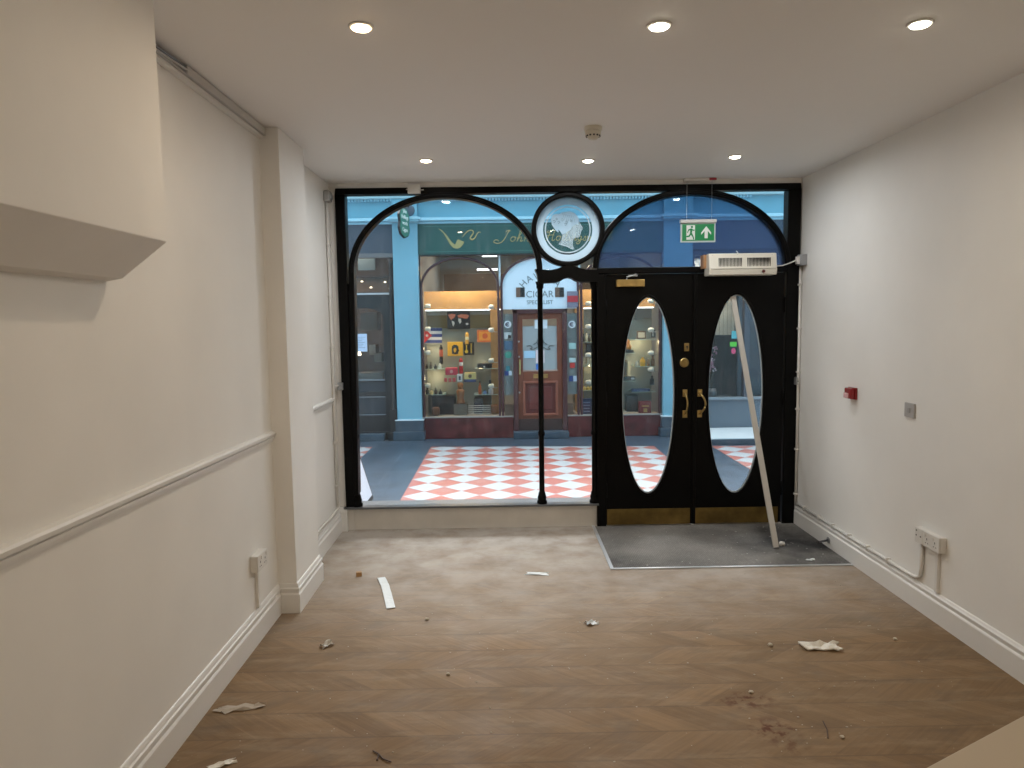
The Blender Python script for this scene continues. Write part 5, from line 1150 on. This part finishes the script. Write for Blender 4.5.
MB().box(3.6, 6.1, 10.95, 11.0, .5, 2.6).build('dark_curtain', C(74, 82, 94), rs)
MB().box(2.7, 6.1, 12.5, 12.6, 0, 2.8).box(2.7, 6.1, 10.75, 12.6, 2.75, 2.85).box(2.62, 2.69, 10.4, 12.6, 0, 2.8).build('shop_wall', C(58, 62, 70), rs)
MB().box(2.73, 6.06, 9.44, 10.42, 0, .075).build('raised_step', SLATEP, rs, bevel=.004)
slabel(MB().box(2.74, 6.05, 9.46, 10.41, .075, .085).build('step_paving', C(200, 206, 208), rs), 'pale mosaic step top')
q0 = at(732, 327, 10.52); 
for (u0, v0, u1, v1, c, lab) in ((732, 331, 738, 338.5, (90, 170, 176), 'teal sticker inside the grey shop'), (730.3, 342, 737, 346.5, (90, 190, 60), 'bright green sticker inside the grey shop'), (731.8, 348, 736, 354, (206, 70, 110), 'pink oval sticker inside the grey shop')):
    q0 = at(u0, v0, 10.46); q1 = at(u1, v1, 10.46)
    mb = MB()
    if 'oval' in lab: mb.prism([((q0.x+q1.x)/2+(q1.x-q0.x)/2*math.cos(k*PI/8), (q0.z+q1.z)/2+(q0.z-q1.z)/2*math.sin(k*PI/8)) for k in range(16)], 10.472, 10.479)
    else: mb.box(q0.x, q1.x, 10.472, 10.479, q1.z, q0.z)
    slabel(mb.build('window_sticker', C(*c), rs), lab.replace(' inside the grey shop', ''))
# flowers
q = at(712, 372, 10.9); rnd = random.Random(9)
fl = thing('flower_spray', (q.x, 10.9, .5), 'spray of pink blossom in the grey shop window', 'flowers')
m = MB(); bl = MB(); bw = MB()
for k in range(34):
    u = rnd.gauss(711, 3.2); v = rnd.uniform(345, 377); yy = 10.9+rnd.uniform(-.08, .08); e_ = at(u, v, yy)
    m.tube([(q.x, 10.9, .55), (q.x+(e_.x-q.x)*.4, 10.9, (.55+e_.z)/2), tuple(e_)], .004, 5)
    tgt = bl if k % 3 else bw
    for j in range(5):
        a = rnd.uniform(0, 2*PI); c = e_+Vector((.022*math.cos(a), rnd.uniform(-.01, .01), .022*math.sin(a)))
        ico = bmesh.ops.create_icosphere(tgt.bm, subdivisions=1, radius=.015)
        for vv in ico['verts']: vv.co += c
m.build('stems', C(70, 60, 50), fl); o = bl.build('blossom', C(190, 140, 168), fl); o['kind'] = 'stuff'
o = bw.build('blossom', C(222, 200, 212), fl); o['kind'] = 'stuff'; slabel(o, 'paler blossom')
MB().lathe([(.06, .0), (.08, .05), (.06, .12)], (q.x, 10.9, .5), 'z', 16).build('vase', C(120, 120, 126), fl, smooth=True)
tag(MB().box(2.8, 3.5, 10.75, 11.1, .46, .4995).build('display_shelf', C(90, 92, 96)), 'window shelf carrying the blossom in the grey shop', 'shelf')
area('blind_fill_light', (3.15, 10.68, 2.6), .7, 16, (1, .90, .72), shape='RECTANGLE', sy=.1)  # strip light added between glass and blind to brighten the blind

# ================================================================== LIGHT AND CAMERA
SKY = 0.74
SUN = 7.0
sl = bpy.data.lights.new('hazy_sun', 'SUN'); sl.energy = SUN; sl.angle = math.radians(50); sl.color = (.95, .98, 1)
so = bpy.data.objects.new('hazy_sun', sl); COL.objects.link(so); so.location = (0, 12, 9)
so.rotation_euler = Vector((-.12, .63, .77)).to_track_quat('Z', 'Y').to_euler()     # soft daylight slanting in over the roofs opposite
wd = bpy.data.worlds.new('World'); bpy.context.scene.world = wd; wd.use_nodes = True
bg = wd.node_tree.nodes['Background']; wt = wd.node_tree
tcw = wt.nodes.new('ShaderNodeTexCoord'); spw = wt.nodes.new('ShaderNodeSeparateXYZ'); wt.links.new(tcw.outputs['Generated'], spw.inputs[0])
mrw = wt.nodes.new('ShaderNodeMapRange'); mrw.inputs[1].default_value = .3; mrw.inputs[2].default_value = .8; mrw.inputs[3].default_value = 1.6*SKY; mrw.inputs[4].default_value = 6.0*SKY
wt.links.new(spw.outputs[2], mrw.inputs[0]); wt.links.new(mrw.outputs[0], bg.inputs[1])      # overcast light through the arcade's glass roof, brightest overhead
bg.inputs[0].default_value = (.91, .96, 1.0, 1)

cam = bpy.data.cameras.new('camera'); co = bpy.data.objects.new('camera', cam); COL.objects.link(co)
cam.sensor_fit = 'HORIZONTAL'; cam.sensor_width = 36; cam.lens = FPX*36/1024; cam.clip_start = .05; cam.clip_end = 100
co.matrix_world = Matrix(((CR.x, CU.x, -CF.x, EYE.x), (CR.y, CU.y, -CF.y, EYE.y), (CR.z, CU.z, -CF.z, EYE.z), (0, 0, 0, 1)))
sc = bpy.context.scene; sc.camera = co
sc.view_settings.view_transform = 'Standard'; sc.view_settings.look = 'None'; sc.view_settings.gamma = 1; sc.view_settings.use_curve_mapping = False
sc.view_settings.exposure = 0.0
